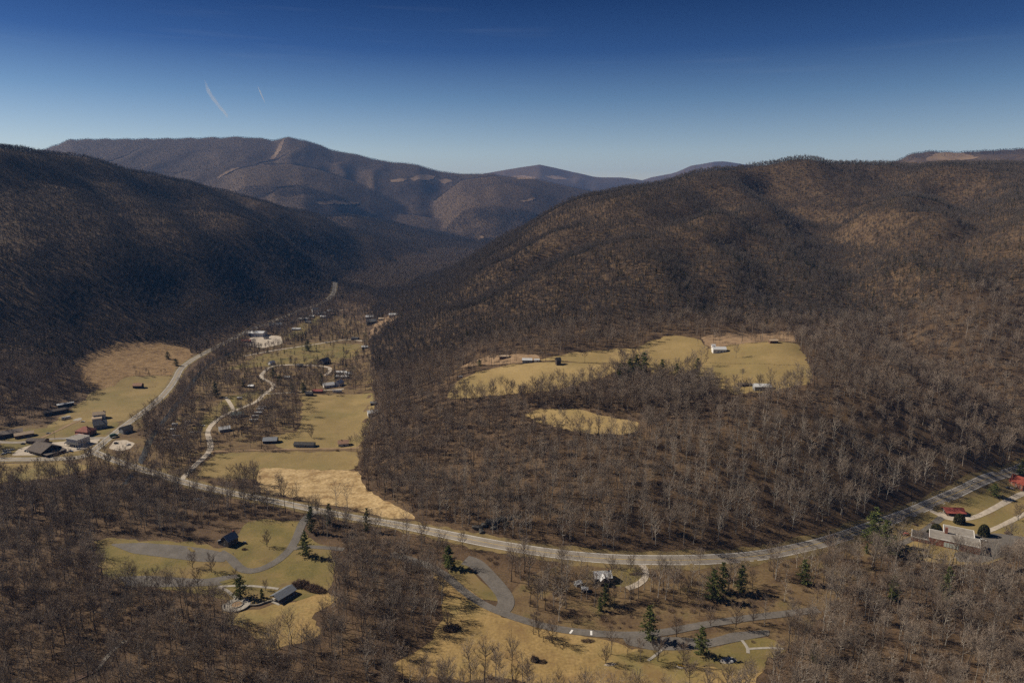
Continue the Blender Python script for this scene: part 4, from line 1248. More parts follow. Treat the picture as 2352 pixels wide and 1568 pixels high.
# ------------------------------------------------------------------ campground and houses of the valley
B('bath_house', 'grey-green roofed bath house beside the gravel campground road', (546,956), 15, 10, 3.2, 20, .6, M_GREYWALL, M_GREENROOF, win=(3, 2), cat='cabin')
for i, (px, py) in enumerate([(583,968),(587,959),(594,951),(598,943),(603,938)]):
    camper(['nearest of the five campers in the row by the campground trees', 'second nearest camper in the row, with blue stripe, by the campground trees', 'middle camper of the row by the campground trees', 'second farthest camper of the row by the campground trees', 'farthest of the five campers in the row by the campground trees'][i], (px, py), 4, 9.5 if i % 2 else 10.5, 'white', 'blue' if i == 1 else 'grey', group='campers in a row')
for i, (px, py, a) in enumerate([(402,978,10),(398,990,5),(407,1005,3),(432,972,60)]):
    camper(['white camper under the riverside trees, farthest of the loose group', 'white camper in the middle of the group under the riverside trees', 'long white camper nearest the river under the trees', 'white camper turned end-on beside the campground trees'][i], (px, py), a, 9.5 if i == 2 else 7.0, 'white', 'grey', group='campers under the riverside trees')
camper('white camper beside heaps of gear on the campground lawn', (551,917), 10, 7.0, 'white', 'grey')
for i, (px, py, cc) in enumerate([(440,994,'white'),(448,994,'grey'),(456,993,'silver'),(466,979,'white'),(446,979,'black')]):
    car(['white car, first of three parked under campground trees', 'grey car in the middle of three parked under campground trees', 'silver car, last of three parked under campground trees', 'white pickup on the open campground grass', 'black car beyond the three parked under campground trees'][i], (px, py), 10, cc, 'pickup' if i == 3 else 'car', .2)
B('house', 'grey-roofed cabin among trees beside the bend of the campground road', (516,989), 12, 8, 3.4, 30, .6, M_GREYWALL, M_METALROOF, win=(3, 1))
B('barn', 'dark open barn with grey metal roof at the pasture corner', (622,1015), 15, 9, 3.2, 5, .6, M_DARKWOOD, M_BLUEMETAL, cat='barn', doorw=3)
B('house', 'long low dark-roofed house at the foot of the pasture', (700,1024), 22, 8, 3.0, -4, .45, M_BLUEWALL, M_DARKROOF, win=(6, 1))
B('house', 'small white house with red-brown roof at the lower right of the pasture', (789,1022), 11, 8, 3.4, 12, .65, M_WHITEWALL, M_RUSTROOF, win=(3, 2), chimney=(-2, 0, .8, .8))
B('house', 'white house with side wings at the wood edge right of the pasture', (856,953), 12, 8, 4.2, 20, .6, M_WHITEWALL, M_METALROOF, win=(3, 2))
B('shed', 'small dark shed in the trees above the white house by the pasture', (858,929), 7, 5, 3, 0, .6, M_DARKWOOD, M_GREYROOF, cat='shed')
B('shed', 'black-roofed shed at the top left corner of the pasture', (711,908), 9, 7, 3.6, 0, .6, M_DARKWOOD, M_DARKROOF, cat='shed')
B('shed', 'long shed with red roof at the top of the pasture', (730,901), 14, 6, 2.8, 0, .6, M_BROWNWOOD, M_REDMETAL, cat='shed')
B('house', 'white house with pale roof behind the red-roofed shed', (755,888), 15, 9, 3.6, 25, .65, M_WHITEWALL, M_METALROOF, win=(4, 2))
B('house', 'white house with tall gable right of the red-roofed shed', (779,885), 12, 9, 4.6, 70, .8, M_WHITEWALL, M_METALROOF, win=(3, 2))
camper('white mobile home at the top edge of the pasture', (775,901), 2, 13.0, 'white', 'grey')
B('mobile_home', 'long white mobile home, nearer of two under the valley trees', (786,868), 20, 7, 3.2, 0, .35, M_WHITEWALL, M_METALROOF, win=(5, 1), cat='mobile home')
B('mobile_home', 'long white mobile home, farther of two under the valley trees', (784,858), 19, 7, 3.2, 0, .35, M_WHITEWALL, M_METALROOF, win=(5, 1), cat='mobile home')
B('cabin', 'small white cabin beside the trees at the campground road end', (624,837), 9, 7, 3.4, 50, .8, M_WHITEWALL, M_METALROOF, win=(2, 1), cat='cabin')
B('house', 'dark gabled house with grey roof in the middle of the valley', (746,835), 16, 12, 4.6, 60, .85, M_DARKWOOD, M_GREYROOF, win=(3, 2), floors=2)
car('white van parked on the lane across the valley meadow', (750,788), 5, 'white', 'suv', .2)
B('warehouse', 'large white flat-roofed building beside the road up the valley', (590,770), 34, 22, 6.5, -2, .2, M_WHITEWALL, M_METALROOF, win=(6, 3), cat='warehouse')
B('store_building', 'small building with orange-red roof in front of the large white building', (566,786), 16, 9, 3.6, 5, .5, M_BRICK, M_REDROOF, win=(3, 1), cat='store')
B('barn', 'grey metal-roofed barn beside the road beyond the large white building', (634,750), 26, 15, 4.5, 12, .5, M_BLUEWALL, M_BLUEMETAL, win=(3, 1), cat='barn')
B('mobile_home', 'white mobile home on the meadow below the road', (681,758), 18, 7, 3.2, 3, .4, M_WHITEWALL, M_METALROOF, win=(4, 1), cat='mobile home')
B('mobile_home', 'white-roofed long house beyond the grey metal-roofed barn', (698,735), 24, 8, 3.4, -4, .4, M_GREYWALL, M_METALROOF, win=(4, 1), cat='mobile home')
B('house', 'brown-roofed house at the roadside beyond the grey metal-roofed barn', (654,737), 22, 10, 3.4, 8, .4, M_BROWNWOOD, M_BROWNROOF, win=(4, 1))
B('house', 'tall white house at the far end of the valley hamlet', (725,721), 15, 13, 9, 30, .9, M_WHITEWALL, M_GREYROOF, win=(3, 2), floors=3)
B('house', 'low white house right of the tall white house up the valley', (740,723), 20, 10, 4, 10, .5, M_WHITEWALL, M_GREYROOF, win=(4, 1))
B('house', 'pale cottage nearest the trees at the right of the far hamlet', (744,730), 14, 9, 3.6, 0, .5, M_CREAM, M_METALROOF, win=(3, 1))
B('house', 'dark house on the bank at the right side of the valley', (853,743), 20, 13, 5, 25, .7, M_DARKWOOD, M_GREYROOF, win=(4, 2))
B('house', 'pale house half hidden above the dark house on the right bank', (849,731), 16, 10, 4, 10, .6, M_CREAM, M_METALROOF, win=(3, 1))
B('house', 'white house alone at the wood edge high on the right bank', (904,726), 18, 9, 4, 0, .5, M_WHITEWALL, M_METALROOF, win=(3, 1))
B('shed', 'dark roofed shed beside the lane at the right edge of the valley meadow', (816,780), 14, 8, 3.4, -10, .5, M_DARKWOOD, M_DARKROOF, cat='shed')
for i, (px, py, L, Wd, a, mw, mr, lb) in enumerate([
    (708,742,12,7,5,M_CREAM,M_GREYROOF,'cream cottage below the white-roofed long house'), (670,742,10,7,20,M_WHITEWALL,M_DARKROOF,'small white house with dark roof beside the brown-roofed roadside house'),
    (716,729,11,7,-8,M_GREYWALL,M_METALROOF,'grey outbuilding just below the tall white house'), (757,716,12,8,15,M_WHITEWALL,M_METALROOF,'white house farthest up the valley lane'),
    (764,724,9,6,0,M_BROWNWOOD,M_RUSTROOF,'rusty-roofed shed at the end of the far hamlet'), (612,778,9,6,10,M_WHITEWALL,M_DARKROOF,'white shed at the right end of the gravel yard'),
    (800,862,10,7,30,M_WHITEWALL,M_METALROOF,'white cottage right of the two long mobile homes'), (690,842,9,6,5,M_CREAM,M_GREYROOF,'cream cabin on the loop of the campground road'),
    (660,870,8,5,15,M_BROWNWOOD,M_METALROOF,'brown cabin among evergreens inside the campground loop'), (578,890,8,5,-10,M_GREYWALL,M_METALROOF,'grey cabin beyond the campground lawn'),
    (838,800,11,7,12,M_GREYWALL,M_METALROOF,'grey house at the wood edge right of the valley meadow'), (876,735,11,7,0,M_CREAM,M_TANROOF,'tan-roofed house between the dark house and the high white one')]):
    B('house' if 'house' in lb else ('shed' if 'shed' in lb or 'outbuilding' in lb else 'cabin'), lb, (px, py), L, Wd, 3.2, a, .6, mw, mr, win=(3, 1), cat='house' if 'house' in lb else ('shed' if 'shed' in lb or 'outbuilding' in lb else 'cabin'))
# ------------------------------------------------------------------ hillside farm
B('farmhouse', 'farmhouse with bright metal roof between the upper fields', (1651,808), 16, 9, 4.2, -3, .55, M_WHITEWALL, M_METALROOF, win=(4, 2), chimney=(-6.5, 0, .9, 1.2), cat='farmhouse')
B('shed', 'narrow pale outbuilding at the left end of the metal-roofed farmhouse', (1638,803), 4, 4, 5.5, 0, .8, M_WHITEWALL, M_METALROOF, cat='shed')
B('shed', 'small brown shed with pale roof at the top of the farm', (1776,787), 10, 6, 3.2, 0, .4, M_BROWNWOOD, M_TANROOF, cat='shed')
B('barn', 'white metal-roofed barn at the lower edge of the right farm field', (1750,893), 17, 9, 3.6, -4, .5, M_GREYWALL, M_METALROOF, cat='barn', doorw=3)
B('shed', 'long low dark shed beside the white metal-roofed barn', (1713,886), 12, 4, 2.4, -3, .35, M_DARKWOOD, M_BROWNROOF, cat='shed')
B('granary', 'small tall black timber granary on the farm fence line', (1282,837), 5.5, 5.5, 6.0, 15, 1.0, M_DARKWOOD, M_DARKROOF, cat='granary')
B('house', 'white-roofed cottage at the left end of the farm fields', (1211,831), 12, 7, 3.2, -3, .5, M_GREYWALL, M_METALROOF, win=(3, 1))
B('shed', 'white shed right of the cottage by the farm fence', (1233,830), 6, 4, 2.6, 0, .4, M_WHITEWALL, M_METALROOF, cat='shed')
B('shed', 'low tan-roofed shed in the brush left of the farm cottage', (1158,822), 12, 6, 2.8, 0, .4, M_BROWNWOOD, M_TANROOF, cat='shed')
car('white pickup at the wood edge at the left corner of the farm field', (1058,866), 20, 'white', 'pickup', .2)
fence('post-and-wire fence across the farm between the two left fields', [(1240,832),(1330,834),(1420,835)], 5)
fence('fence running up the slope between the upper middle farm fields', [(1479,832),(1470,814),(1461,797)], 5)
fence('fence down the slope left of the metal-roofed farmhouse', [(1627,800),(1623,816),(1612,840)], 5)
fence('fence across the right farm field below the farmhouse', [(1620,834),(1700,836),(1790,839),(1856,840)], 5)
pole('slender pole standing in the lower left farm field', (1294,868), 12, True)
# ------------------------------------------------------------------ the park in the foreground
lh = B('log_house', 'dark two-storey log house with blue-grey roof at the edge of the park wood', (528,1249), 9.5, 8.5, 5.4, 62, .85, M_LOG, M_BLUEMETAL, win=(3, 1), floors=2, chimney=(4.0, 0, 1.2, 1.2))
g = Geo()
boxg(g, -4.7, 3.0, 4.27, 8.0, -1, 2.7)
link('lean_to', mesh('lean_to', g.v, g.f, M_LOG), lh)
g = Geo()
slab(g, [(3.4, 8.5, 2.6), (-5.1, 8.5, 2.6), (-5.1, 4.3, 4.4), (3.4, 4.3, 4.4)], .2)
link('lean_to_roof', mesh('lean_to_roof', g.v, g.f, M_BLUEMETAL), lh)
# picnic pavilion: slab, posts, beams, gable roof, tables under it
x, y, z = at(651, 1371)
pv = empty('picnic_pavilion', (x, y, z), R(58))
EXTRA_CLEAR.append((x, y, 12))
link('floor_slab', box_mesh('floor_slab', -8.4, 8.4, -5.2, 5.2, -.6, .3, m=M_CONCRETE), pv)
pm = box_mesh('post', -.18, .18, -.18, .18, .3, 3.2, m=M_BROWNWOOD)
for sx in (-7, -2.35, 2.35, 7):
    for sy in (-4, 4):
        q = link('post', pm, pv)
        q.location = (sx, sy, 0)
for sy in (-4, 4):
    link('beam', box_mesh('beam', -7.6, 7.6, sy - .16, sy + .16, 3.2, 3.55, m=M_BROWNWOOD), pv)
for sx in (-7, -2.35, 2.35, 7):
    link('truss', mesh('truss', [(sx-.1,-4,3.56),(sx-.1,4,3.56),(sx-.1,0,5.5),(sx+.1,-4,3.56),(sx+.1,4,3.56),(sx+.1,0,5.5)], [(0,2,1),(3,4,5),(0,1,4,3),(1,2,5,4),(2,0,3,5)], M_BROWNWOOD), pv)
g = Geo()
slab(g, [(-8, -4.9, 3.2), (8, -4.9, 3.2), (8, 0, 5.65), (-8, 0, 5.65)], .16)
slab(g, [(8, 4.9, 3.2), (-8, 4.9, 3.2), (-8, 0, 5.65), (8, 0, 5.65)], .16)
pr = link('roof', mesh('roof', g.v, g.f, M_BLUEMETAL), pv)
sm = Geo()
for k in range(33):
    q = -7.9 + k * .494
    for s in (-1, 1):
        sm.tube([(q, s * 4.85, 3.43), (q, 0, 5.87)], [.05, .05], 3)
link('standing_seam', mesh('standing_seam', sm.v, sm.f, M_BLUEMETAL), pr)
tag(pv, 'open picnic pavilion with grey standing-seam roof at the meadow edge', 'pavilion')
def picnic_table(label, loc, rz, m=None, group=None):
    o = empty('picnic_table', loc, rz)
    m = m or M_TANROOF
    link('table_top', box_mesh('table_top', -.95, .95, -.38, .38, .72, .78, m=m), o)
    for s in (-1, 1):
        link('bench', box_mesh('bench', -.95, .95, s * .72 - .14, s * .72 + .14, .42, .47, m=m), o)
        link('leg', box_mesh('leg', s * .6 - .05, s * .6 + .05, -.72, .72, 0, .42, m=m), o)
        link('leg', box_mesh('leg', s * .6 - .05, s * .6 + .05, -.2, .2, .42, .72, m=m), o)
    tag(o, label, 'table', group)
for i, (sx, sy) in enumerate(((-5, -1.8), (-5, 1.8), (0, -1.8), (0, 1.8), (5, -1.8), (5, 1.8))):
    ca, sa = math.cos(R(58)), math.sin(R(58))
    picnic_table('picnic table under the roof of the open pavilion', (x + sx * ca - sy * sa, y + sx * sa + sy * ca, z + .3), R(58), None, 'tables under the pavilion')
# round stone overlook with ring wall and a curving wall to the pavilion
px_, py_, pz_ = at(544, 1389)
ov = empty('stone_overlook', (px_, py_, pz_))
EXTRA_CLEAR.append((px_, py_, 14))
def disc(r, zt, zb, n=40):
    g = Geo()
    g.v = [(r * math.cos(2 * math.pi * k / n), r * math.sin(2 * math.pi * k / n), zt) for k in range(n)] + [(r * math.cos(2 * math.pi * k / n), r * math.sin(2 * math.pi * k / n), zb) for k in range(n)]
    g.f = [tuple(range(n))] + [(k + n, (k + 1) % n + n, (k + 1) % n, k) for k in range(n)]
    return g
def arc_wall(r0, r1, a0, a1, zb, zt, n):
    g = Geo()
    for k in range(n + 1):
        t = R(a0 + (a1 - a0) * k / n)
        for r, zz in ((r0, zb), (r0, zt), (r1, zt), (r1, zb)):
            g.v.append((r * math.cos(t), r * math.sin(t), zz))
    for k in range(n):
        for q in range(4):
            g.f.append((k * 4 + q, k * 4 + (q + 1) % 4, k * 4 + 4 + (q + 1) % 4, k * 4 + 4 + q)[::-1])
    g.f += [(0, 1, 2, 3), (n * 4 + 3, n * 4 + 2, n * 4 + 1, n * 4)]
    return g
d_ = disc(8.4, .32, -.8)
link('paving', mesh('paving', d_.v, d_.f, M_CONCRETE), ov)
for a0, a1 in ((180, 262), (278, 372)):
    w_ = arc_wall(8.3, 9.0, a0, a1, -.8, 1.0, 18)
    link('ring_wall', mesh('ring_wall', w_.v, w_.f, M_STONE), ov)
    w_ = arc_wall(8.2, 9.1, a0, a1, 1.0, 1.14, 18)
    link('coping', mesh('coping', w_.v, w_.f, M_CONCRETE), ov)
w_ = arc_wall(3.4, 4.0, 0, 360, .3, .85, 28)
link('planter_ring', mesh('planter_ring', w_.v, w_.f, M_STONE), ov)
d_ = disc(3.4, .6, .3, 24)
link('planter_soil', mesh('planter_soil', d_.v, d_.f, M_SOIL), ov)
tag(ov, 'round paved stone overlook with ring wall and planter in the park', 'overlook')
def boulder(seed, s, squash=.7):
    rng = random.Random(seed)
    import bmesh
    bm = bmesh.new()
    bmesh.ops.create_icosphere(bm, subdivisions=2, radius=1.0)
    ax = [Vector((rng.uniform(-1, 1), rng.uniform(-1, 1), rng.uniform(-1, 1))).normalized() for _ in range(9)]
    lim = [rng.uniform(.55, .9) for _ in ax]
    for v in bm.verts:
        for a, l in zip(ax, lim):
            d = v.co.dot(a)
            if d > l: v.co -= a * (d - l)
        v.co *= s
        v.co.z *= squash
    me = bpy.data.meshes.new('boulder')
    bm.to_mesh(me)
    bm.free()
    return me
BLD = [boulder(i, 1.0, .65 + .1 * (i % 3)) for i in range(4)]
for i, (dx, dy, s) in enumerate(((-1.5, 7.2, 1.1), (.8, 7.6, .9), (2.8, 6.6, .7), (-3.6, 6.4, .8), (1.0, .6, .7), (-1.2, -.4, .6))):
    o = link('boulder', BLD[i % 4].copy(), None, M_STONE)
    o.location, o.scale, o.rotation_euler = (px_ + dx, py_ + dy, pz_ + .3 + s * .25), (s, s, s), (0, 0, i)
    tag(o, ['tan boulder, largest at the back of the round overlook', 'tan boulder beside the largest one at the back of the overlook', 'small boulder at the back right of the overlook', 'boulder at the back left of the overlook', 'boulder in the planter in the middle of the overlook', 'smaller boulder in the overlook planter'][i], 'boulder')
W_ = ribbon_pts([(572,1391),(592,1391),(612,1383),(628,1379)], 2.0)
x0, y0 = W_[0]
z0 = hz1(x0, y0)
g = Geo()
for i, (xx, yy) in enumerate(W_):
    a = W_[min(i + 1, len(W_) - 1)]
    b = W_[max(i - 1, 0)]
    nx, ny = -(a[1] - b[1]), a[0] - b[0]
    l_ = math.hypot(nx, ny)
    nx, ny = nx / l_ * .35, ny / l_ * .35
    zz = hz1(xx, yy) - z0
    g.v += [(xx - x0 - nx, yy - y0 - ny, zz - .6), (xx - x0 - nx, yy - y0 - ny, zz + 1.1), (xx - x0 + nx, yy - y0 + ny, zz + 1.1), (xx - x0 + nx, yy - y0 + ny, zz - .6)]
for k in range(len(W_) - 1):
    for q in range(4): g.f.append((k * 4 + q, k * 4 + (q + 1) % 4, k * 4 + 4 + (q + 1) % 4, k * 4 + 4 + q))
g.f += [(3, 2, 1, 0), tuple(4 * len(W_) - 4 + q for q in range(4))]
o = link('stone_wall', mesh('stone_wall', g.v, g.f, M_STONE))
for v in o.data.vertices: v.co += Vector((0, 0, 0))
o.location = (x0, y0, z0)
tag(o, 'low curving stone wall between the round overlook and the pavilion', 'wall')
for i, (px, py, cc, kd) in enumerate([(450,1147,'white','car'),(458,1150,'silver','suv'),(467,1154,'grey','car'),(476,1139,'black','suv')]):
    car(['white car, left of the three parked in the trees beside the highway', 'silver suv in the middle of three parked in the trees beside the highway', 'grey car, right of the three parked in the trees beside the highway', 'black suv apart from the three cars in the trees beside the highway'][i], (px, py), -25, cc, kd, .25)
x, y, z = at(562, 1246)
o = empty('gas_tank', (x, y, z))
g = Geo()
g.tube([(-1.4, 0, .8), (-1.2, 0, .8), (1.2, 0, .8), (1.4, 0, .8)], [.12, .5, .5, .12], 10)
link('tank', mesh('tank', g.v, g.f, PAINT['white'], True), o)
for s in (-.7, .7): link('foot', box_mesh('foot', s - .1, s + .1, -.35, .35, -.1, .4, m=M_CONCRETE), o)
tag(o, 'white gas tank on the lawn beside the dark log house', 'tank')
for i, (px, py) in enumerate([(672,1207), (536,1273)]):
    x, y, z = at(px, py)
    o = empty('sign_post', (x, y, z))
    link('post', box_mesh('post', -.08, .08, -.08, .08, -.3, 1.5, m=M_POLE), o)
    link('panel', box_mesh('panel', -.5, .5, -.13, -.09, .8, 1.6, m=M_DARKWOOD if i == 0 else M_TRIM), o)
    tag(o, ['small dark sign on a post beside the park drive', 'small white sign on a post at the car park entrance'][i], 'sign')
# centre: house in the trees, markings, picnic pads
hc = B('house', 'house with pale cross-gabled metal roof among trees below the highway', (1383,1331), 12, 9, 4.2, 5, .65, M_DARKWOOD, M_METALROOF, win=(3, 2), chimney=(4, 0, .8, .8))
g = Geo()
g.v = [(-2.6,-7.5,-1),(2.6,-7.5,-1),(2.6,-4.52,-1),(-2.6,-4.52,-1),(-2.6,-7.5,4.2),(2.6,-7.5,4.2),(2.6,-4.52,4.2),(-2.6,-4.52,4.2),(0,-7.5,6.3)]
g.f = [(0,1,5,8,4),(1,2,6,5),(3,0,4,7)]
link('front_wing', mesh('front_wing', g.v, g.f, M_DARKWOOD), hc)
g = Geo()
slab(g, [(-3.1,-8.1,3.75),(0,-8.1,6.25),(0,-1.2,6.25),(-3.1,-1.2,3.75)][::-1], .2)
slab(g, [(3.1,-8.1,3.75),(3.1,-1.2,3.75),(0,-1.2,6.25),(0,-8.1,6.25)][::-1], -.2)
link('wing_roof', mesh('wing_roof', g.v, g.f, M_METALROOF), hc)
B('shed', 'small grey-roofed shed in the trees left of the cross-gabled house', (1327,1343), 4.5, 3.5, 2.2, 30, .6, M_GREYWALL, M_METALROOF, cat='shed')
B('shed', 'tiny pale-roofed shed in front of the cross-gabled house', (1343,1356), 4, 3, 2, -10, .5, M_GREYWALL, M_METALROOF, cat='shed')
for i, (pa, pb) in enumerate([((1309,1455),(1315,1447)), ((1358,1459),(1358,1449))]):
    a, b = cast(*pa, HG), cast(*pb, HG)
    ribbon('stop_bar', [a, b], 1.3, M_WHITEMARK, .44, 1.0, world='raw', register=False)
def pad(pp, m=M_CONCRETE):
    return sheet('picnic_pad', pp, m, .3, 2.5, .05)
pad([(1652,1519),(1660,1510),(1680,1508),(1694,1516),(1682,1523),(1662,1524)])
for i, (px, py, a) in enumerate([(1664,1518,20), (1676,1514,10), (1680,1520,15)]):
    x, y, z = at(px, py)
    picnic_table(['picnic table at the left of the three on the concrete pad', 'picnic table at the back of the three on the concrete pad', 'picnic table at the front right of the three on the concrete pad'][i], (x, y, z + .3), R(a), M_METALROOF, 'tables on the concrete pad')
pad([(1552,1530),(1560,1526),(1572,1527),(1576,1533),(1562,1536)], M_GRAVEL)
pad([(1386,1527),(1398,1523),(1416,1523),(1412,1527),(1396,1530)], M_GRAVEL)
for i, (px, py, cc) in enumerate([(1565,1531,'yellow'), (1400,1526,'tan')]):
    x, y, z = at(px, py)
    o = empty('bench', (x, y, z + .3), R(-18 if i == 0 else 12))
    m = PAINT[cc]
    link('seat', box_mesh('seat', -2.2, 2.2, -.3, .3, .45, .55, m=m), o)
    link('backrest', box_mesh('backrest', -2.2, 2.2, .26, .34, .6, 1.1, m=m), o)
    for sx in (-1.8, 0, 1.8):
        link('leg', box_mesh('leg', sx - .06, sx + .06, -.28, .32, 0, .45, m=M_POLE), o)
    tag(o, ['long yellow bench on the gravel pad under the meadow trees', 'long tan bench on the left gravel pad in the meadow'][i], 'bench')
x, y, z = at(1785, 1504)
o = empty('information_kiosk', (x, y, z), R(10))
for sx in (-1.2, 1.2): link('post', box_mesh('post', sx - .1, sx + .1, -.1, .1, -.3, 2.2, m=M_POLE), o)
link('panel', box_mesh('panel', -1.1, 1.1, -.05, .05, .8, 2.0, m=M_DARKWOOD), o)
g = Geo()
slab(g, [(-1.8,-1.1,2.1),(1.8,-1.1,2.1),(1.8,0,2.8),(-1.8,0,2.8)], .12)
slab(g, [(1.8,1.1,2.1),(-1.8,1.1,2.1),(-1.8,0,2.8),(1.8,0,2.8)], .12)
link('roof', mesh('roof', g.v, g.f, M_DARKROOF), o)
tag(o, 'small dark-roofed kiosk at the end of the footpath by the wood', 'kiosk')
# footbridge at the lower left
A_, B_ = at(222, 1541), at(148, 1572)
L_ = math.hypot(B_[0] - A_[0], B_[1] - A_[1])
fb = empty('footbridge', ((A_[0] + B_[0]) / 2, (A_[1] + B_[1]) / 2, A_[2] + .2), math.atan2(A_[1] - B_[1], A_[0] - B_[0]))
EXTRA_CLEAR.append((A_[0], A_[1], 7))
EXTRA_CLEAR.append(((A_[0] + B_[0]) / 2, (A_[1] + B_[1]) / 2, 9))
pl = box_mesh('plank', -.13, .13, -1.2, 1.2, .42, .52, m=M_BROWNWOOD)
for k in range(int(L_ / .3)):
    q = link('plank', pl, fb)
    q.location.x = -L_ / 2 + .15 + k * .3
for s in (-1, 1):
    link('girder', box_mesh('girder', -L_ / 2, L_ / 2, s * 1.0 - .12, s * 1.0 + .12, -.1, .41, m=M_DARKWOOD), fb)
    for zz in (1.0, 1.55):
        link('handrail', box_mesh('handrail', -L_ / 2, L_ / 2, s * 1.25 - .05, s * 1.25 + .05, zz, zz + .1, m=M_BROWNWOOD), fb)
    pm = box_mesh('post', -.07, .07, -.07, .07, 0, 1.6, m=M_BROWNWOOD)
    for k in range(9):
        q = link('post', pm, fb)
        q.location = (-L_ / 2 + .2 + k * (L_ - .4) / 8, s * 1.12, 0)
tag(fb, 'wooden footbridge with railings in the wood at the bottom left', 'bridge')
# rock ledge above the highway
for i, (px, py, s) in enumerate([(1098,1212,4.2),(1112,1206,3.6),(1127,1200,4.6),(1142,1196,3.4),(1156,1192,3.8),(1172,1190,3.0),(1106,1220,3.2),(1135,1212,2.8),(1162,1204,2.6),(1190,1188,2.4)]):
    x, y, z = at(px, py)
    o = link('ledge_rock', BLD[i % 4].copy(), None, M_ROCK)
    o.location, o.scale, o.rotation_euler = (x, y, z + s * .1), (s * 1.3, s, s * .8), (0, .2, i * 1.3)
    tag(o, 'dark lichen-covered block of the rock ledge above the highway', 'rock', 'rocks of the ledge above the highway')
# ------------------------------------------------------------------ school and neighbours at the right
sc = B('school_building', 'red-brick school building with two pale flat-roofed wings and brick chimney', (2190,1252), 34, 15.5, 6.2, -31, .3, M_BRICK, M_FLATROOF, 'flat', (0, 0), door=False, cat='school')
g = Geo()
boxg(g, -7, 14, 7.8, 26, -1, 4.6)
link('rear_wing', mesh('rear_wing', g.v, g.f, M_BRICK), sc)
g = Geo()
boxg(g, -6.7, 13.7, 8.0, 25.7, 4.4, 4.75)
link('rear_roof', mesh('rear_roof', g.v, g.f, M_FLATROOF), sc)
g = Geo()
for q in ((-7.2, 14.2, 25.7, 26.2), (-7.2, -6.7, 7.9, 25.7), (13.7, 14.2, 7.9, 25.7)): boxg(g, *q, 4.3, 5.0)
link('rear_parapet', mesh('rear_parapet', g.v, g.f, M_TRIM), sc)
g = Geo()
boxg(g, -29, -17.2, -8, 6, -1, 3.4)
link('side_wing', mesh('side_wing', g.v, g.f, M_BRICK), sc)
g = Geo()
boxg(g, -28.7, -17.2, -7.7, 5.7, 3.3, 3.6)
link('side_roof', mesh('side_roof', g.v, g.f, M_DARKROOF), sc)
g = Geo()
boxg(g, -29.2, -17.2, -8.2, -7.7, 3.2, 3.85)
boxg(g, -29.2, -28.7, -7.7, 6.2, 3.2, 3.85)
link('side_parapet', mesh('side_parapet', g.v, g.f, M_TRIM), sc)
link('chimney', box_mesh('chimney', -6.6, -4.6, 5.2, 7.2, 4, 11, m=M_BRICK), sc)
for k in range(5):
    q = link('window', box_mesh('window', -.85, .85, -.06, .06, 1.0, 4.6, m=M_PALEGLASS), sc)
    q.location = (-6 + k * 2.0, -7.8, 0)
for k in range(6):
    q = link('window', box_mesh('window', -.06, .06, -.9, .9, 1.0, 3.0, m=M_GLASS), sc)
    q.location = (17.02, -6 + k * 2.4, 0)
for k in range(5):
    q = link('window', box_mesh('window', -.06, .06, -.9, .9, 1.0, 3.0, m=M_GLASS), sc)
    q.location = (14.02, 10 + k * 3.2, 0)
q = link('door', box_mesh('door', -1.0, 1.0, -.07, .07, 0, 2.4, m=M_DOOR), sc)
q.location = (9, -7.78, 0)
x, y, z = sc.location
for dx, dy, r_ in ((0, 0, 22), (10, 14, 15), (-16, 10, 12)): EXTRA_CLEAR.append((x + dx, y + dy, r_))
rb = B('log_lodge', 'long dark log building with bright red metal roof and porch by the school drive', (2188,1177), 15.5, 6.5, 3.0, -4, .6, M_DARKWOOD, M_REDMETAL, win=(4, 1), over=.8, cat='lodge')
link('porch_deck', box_mesh('porch_deck', -7.8, 7.8, -6.0, -3.3, -.5, .35, m=M_BROWNWOOD), rb)
g = Geo()
slab(g, [(-8.4, -6.4, 2.2), (8.4, -6.4, 2.2), (8.4, -4.0, 2.75), (-8.4, -4.0, 2.75)], .14)
link('porch_roof', mesh('porch_roof', g.v, g.f, M_REDMETAL), rb)
for k in range(6):
    q = link('porch_post', box_mesh('porch_post', -.1, .1, -.1, .1, .3, 2.25, m=M_BROWNWOOD), rb)
    q.location = (-7.6 + k * 3.04, -5.9, 0)
br = B('house', 'steep dark red gabled house at the right edge beside the highway', (2340,1117), 12, 10, 5.0, -65, 1.05, M_BRICK, mat('dark_red_roof', [(.16,.035,.025), (.24,.06,.04)], scale=.6), win=(3, 2), floors=2, chimney=(-5.4, -2, 1.0, 1.2))
g = Geo()
boxg(g, 1, 7, 5.03, 10, -1, 2.9)
link('wing', mesh('wing', g.v, g.f, M_BRICK), br)
g = Geo()
slab(g, [(7.4, 10.4, 2.7), (.6, 10.4, 2.7), (.6, 5.1, 5.0), (7.4, 5.1, 5.0)], .2)
link('wing_roof', mesh('wing_roof', g.v, g.f, M_REDMETAL), br)
car('red and white car alone on the school drive', (2080,1228), 20, 'red', 'suv', .3)
car('white car on the asphalt behind the school', (2258,1243), -20, 'white', 'suv', .3)
car('black car, left of two in front of the steep red house', (2314,1121), 5, 'black', 'car', .3)
car('silver car, right of two in front of the steep red house', (2322,1123), 5, 'silver', 'car', .3)
pole('utility pole with transformer beside the highway left of the big pines', (1952,1232), 10, True)
pole('tall pole at the highway bend between bare trees', (1912,1258), 13, True)
pole('street lamp on the wooded side of the highway above the school drive', (2094,1172), 8, False, True, 20, None)
pole('street lamp farther along the wooded side of the highway', (2228,1122), 8, False, True, 20, None)
pole('utility pole behind the red-roofed log lodge', (2201,1153), 9, True)
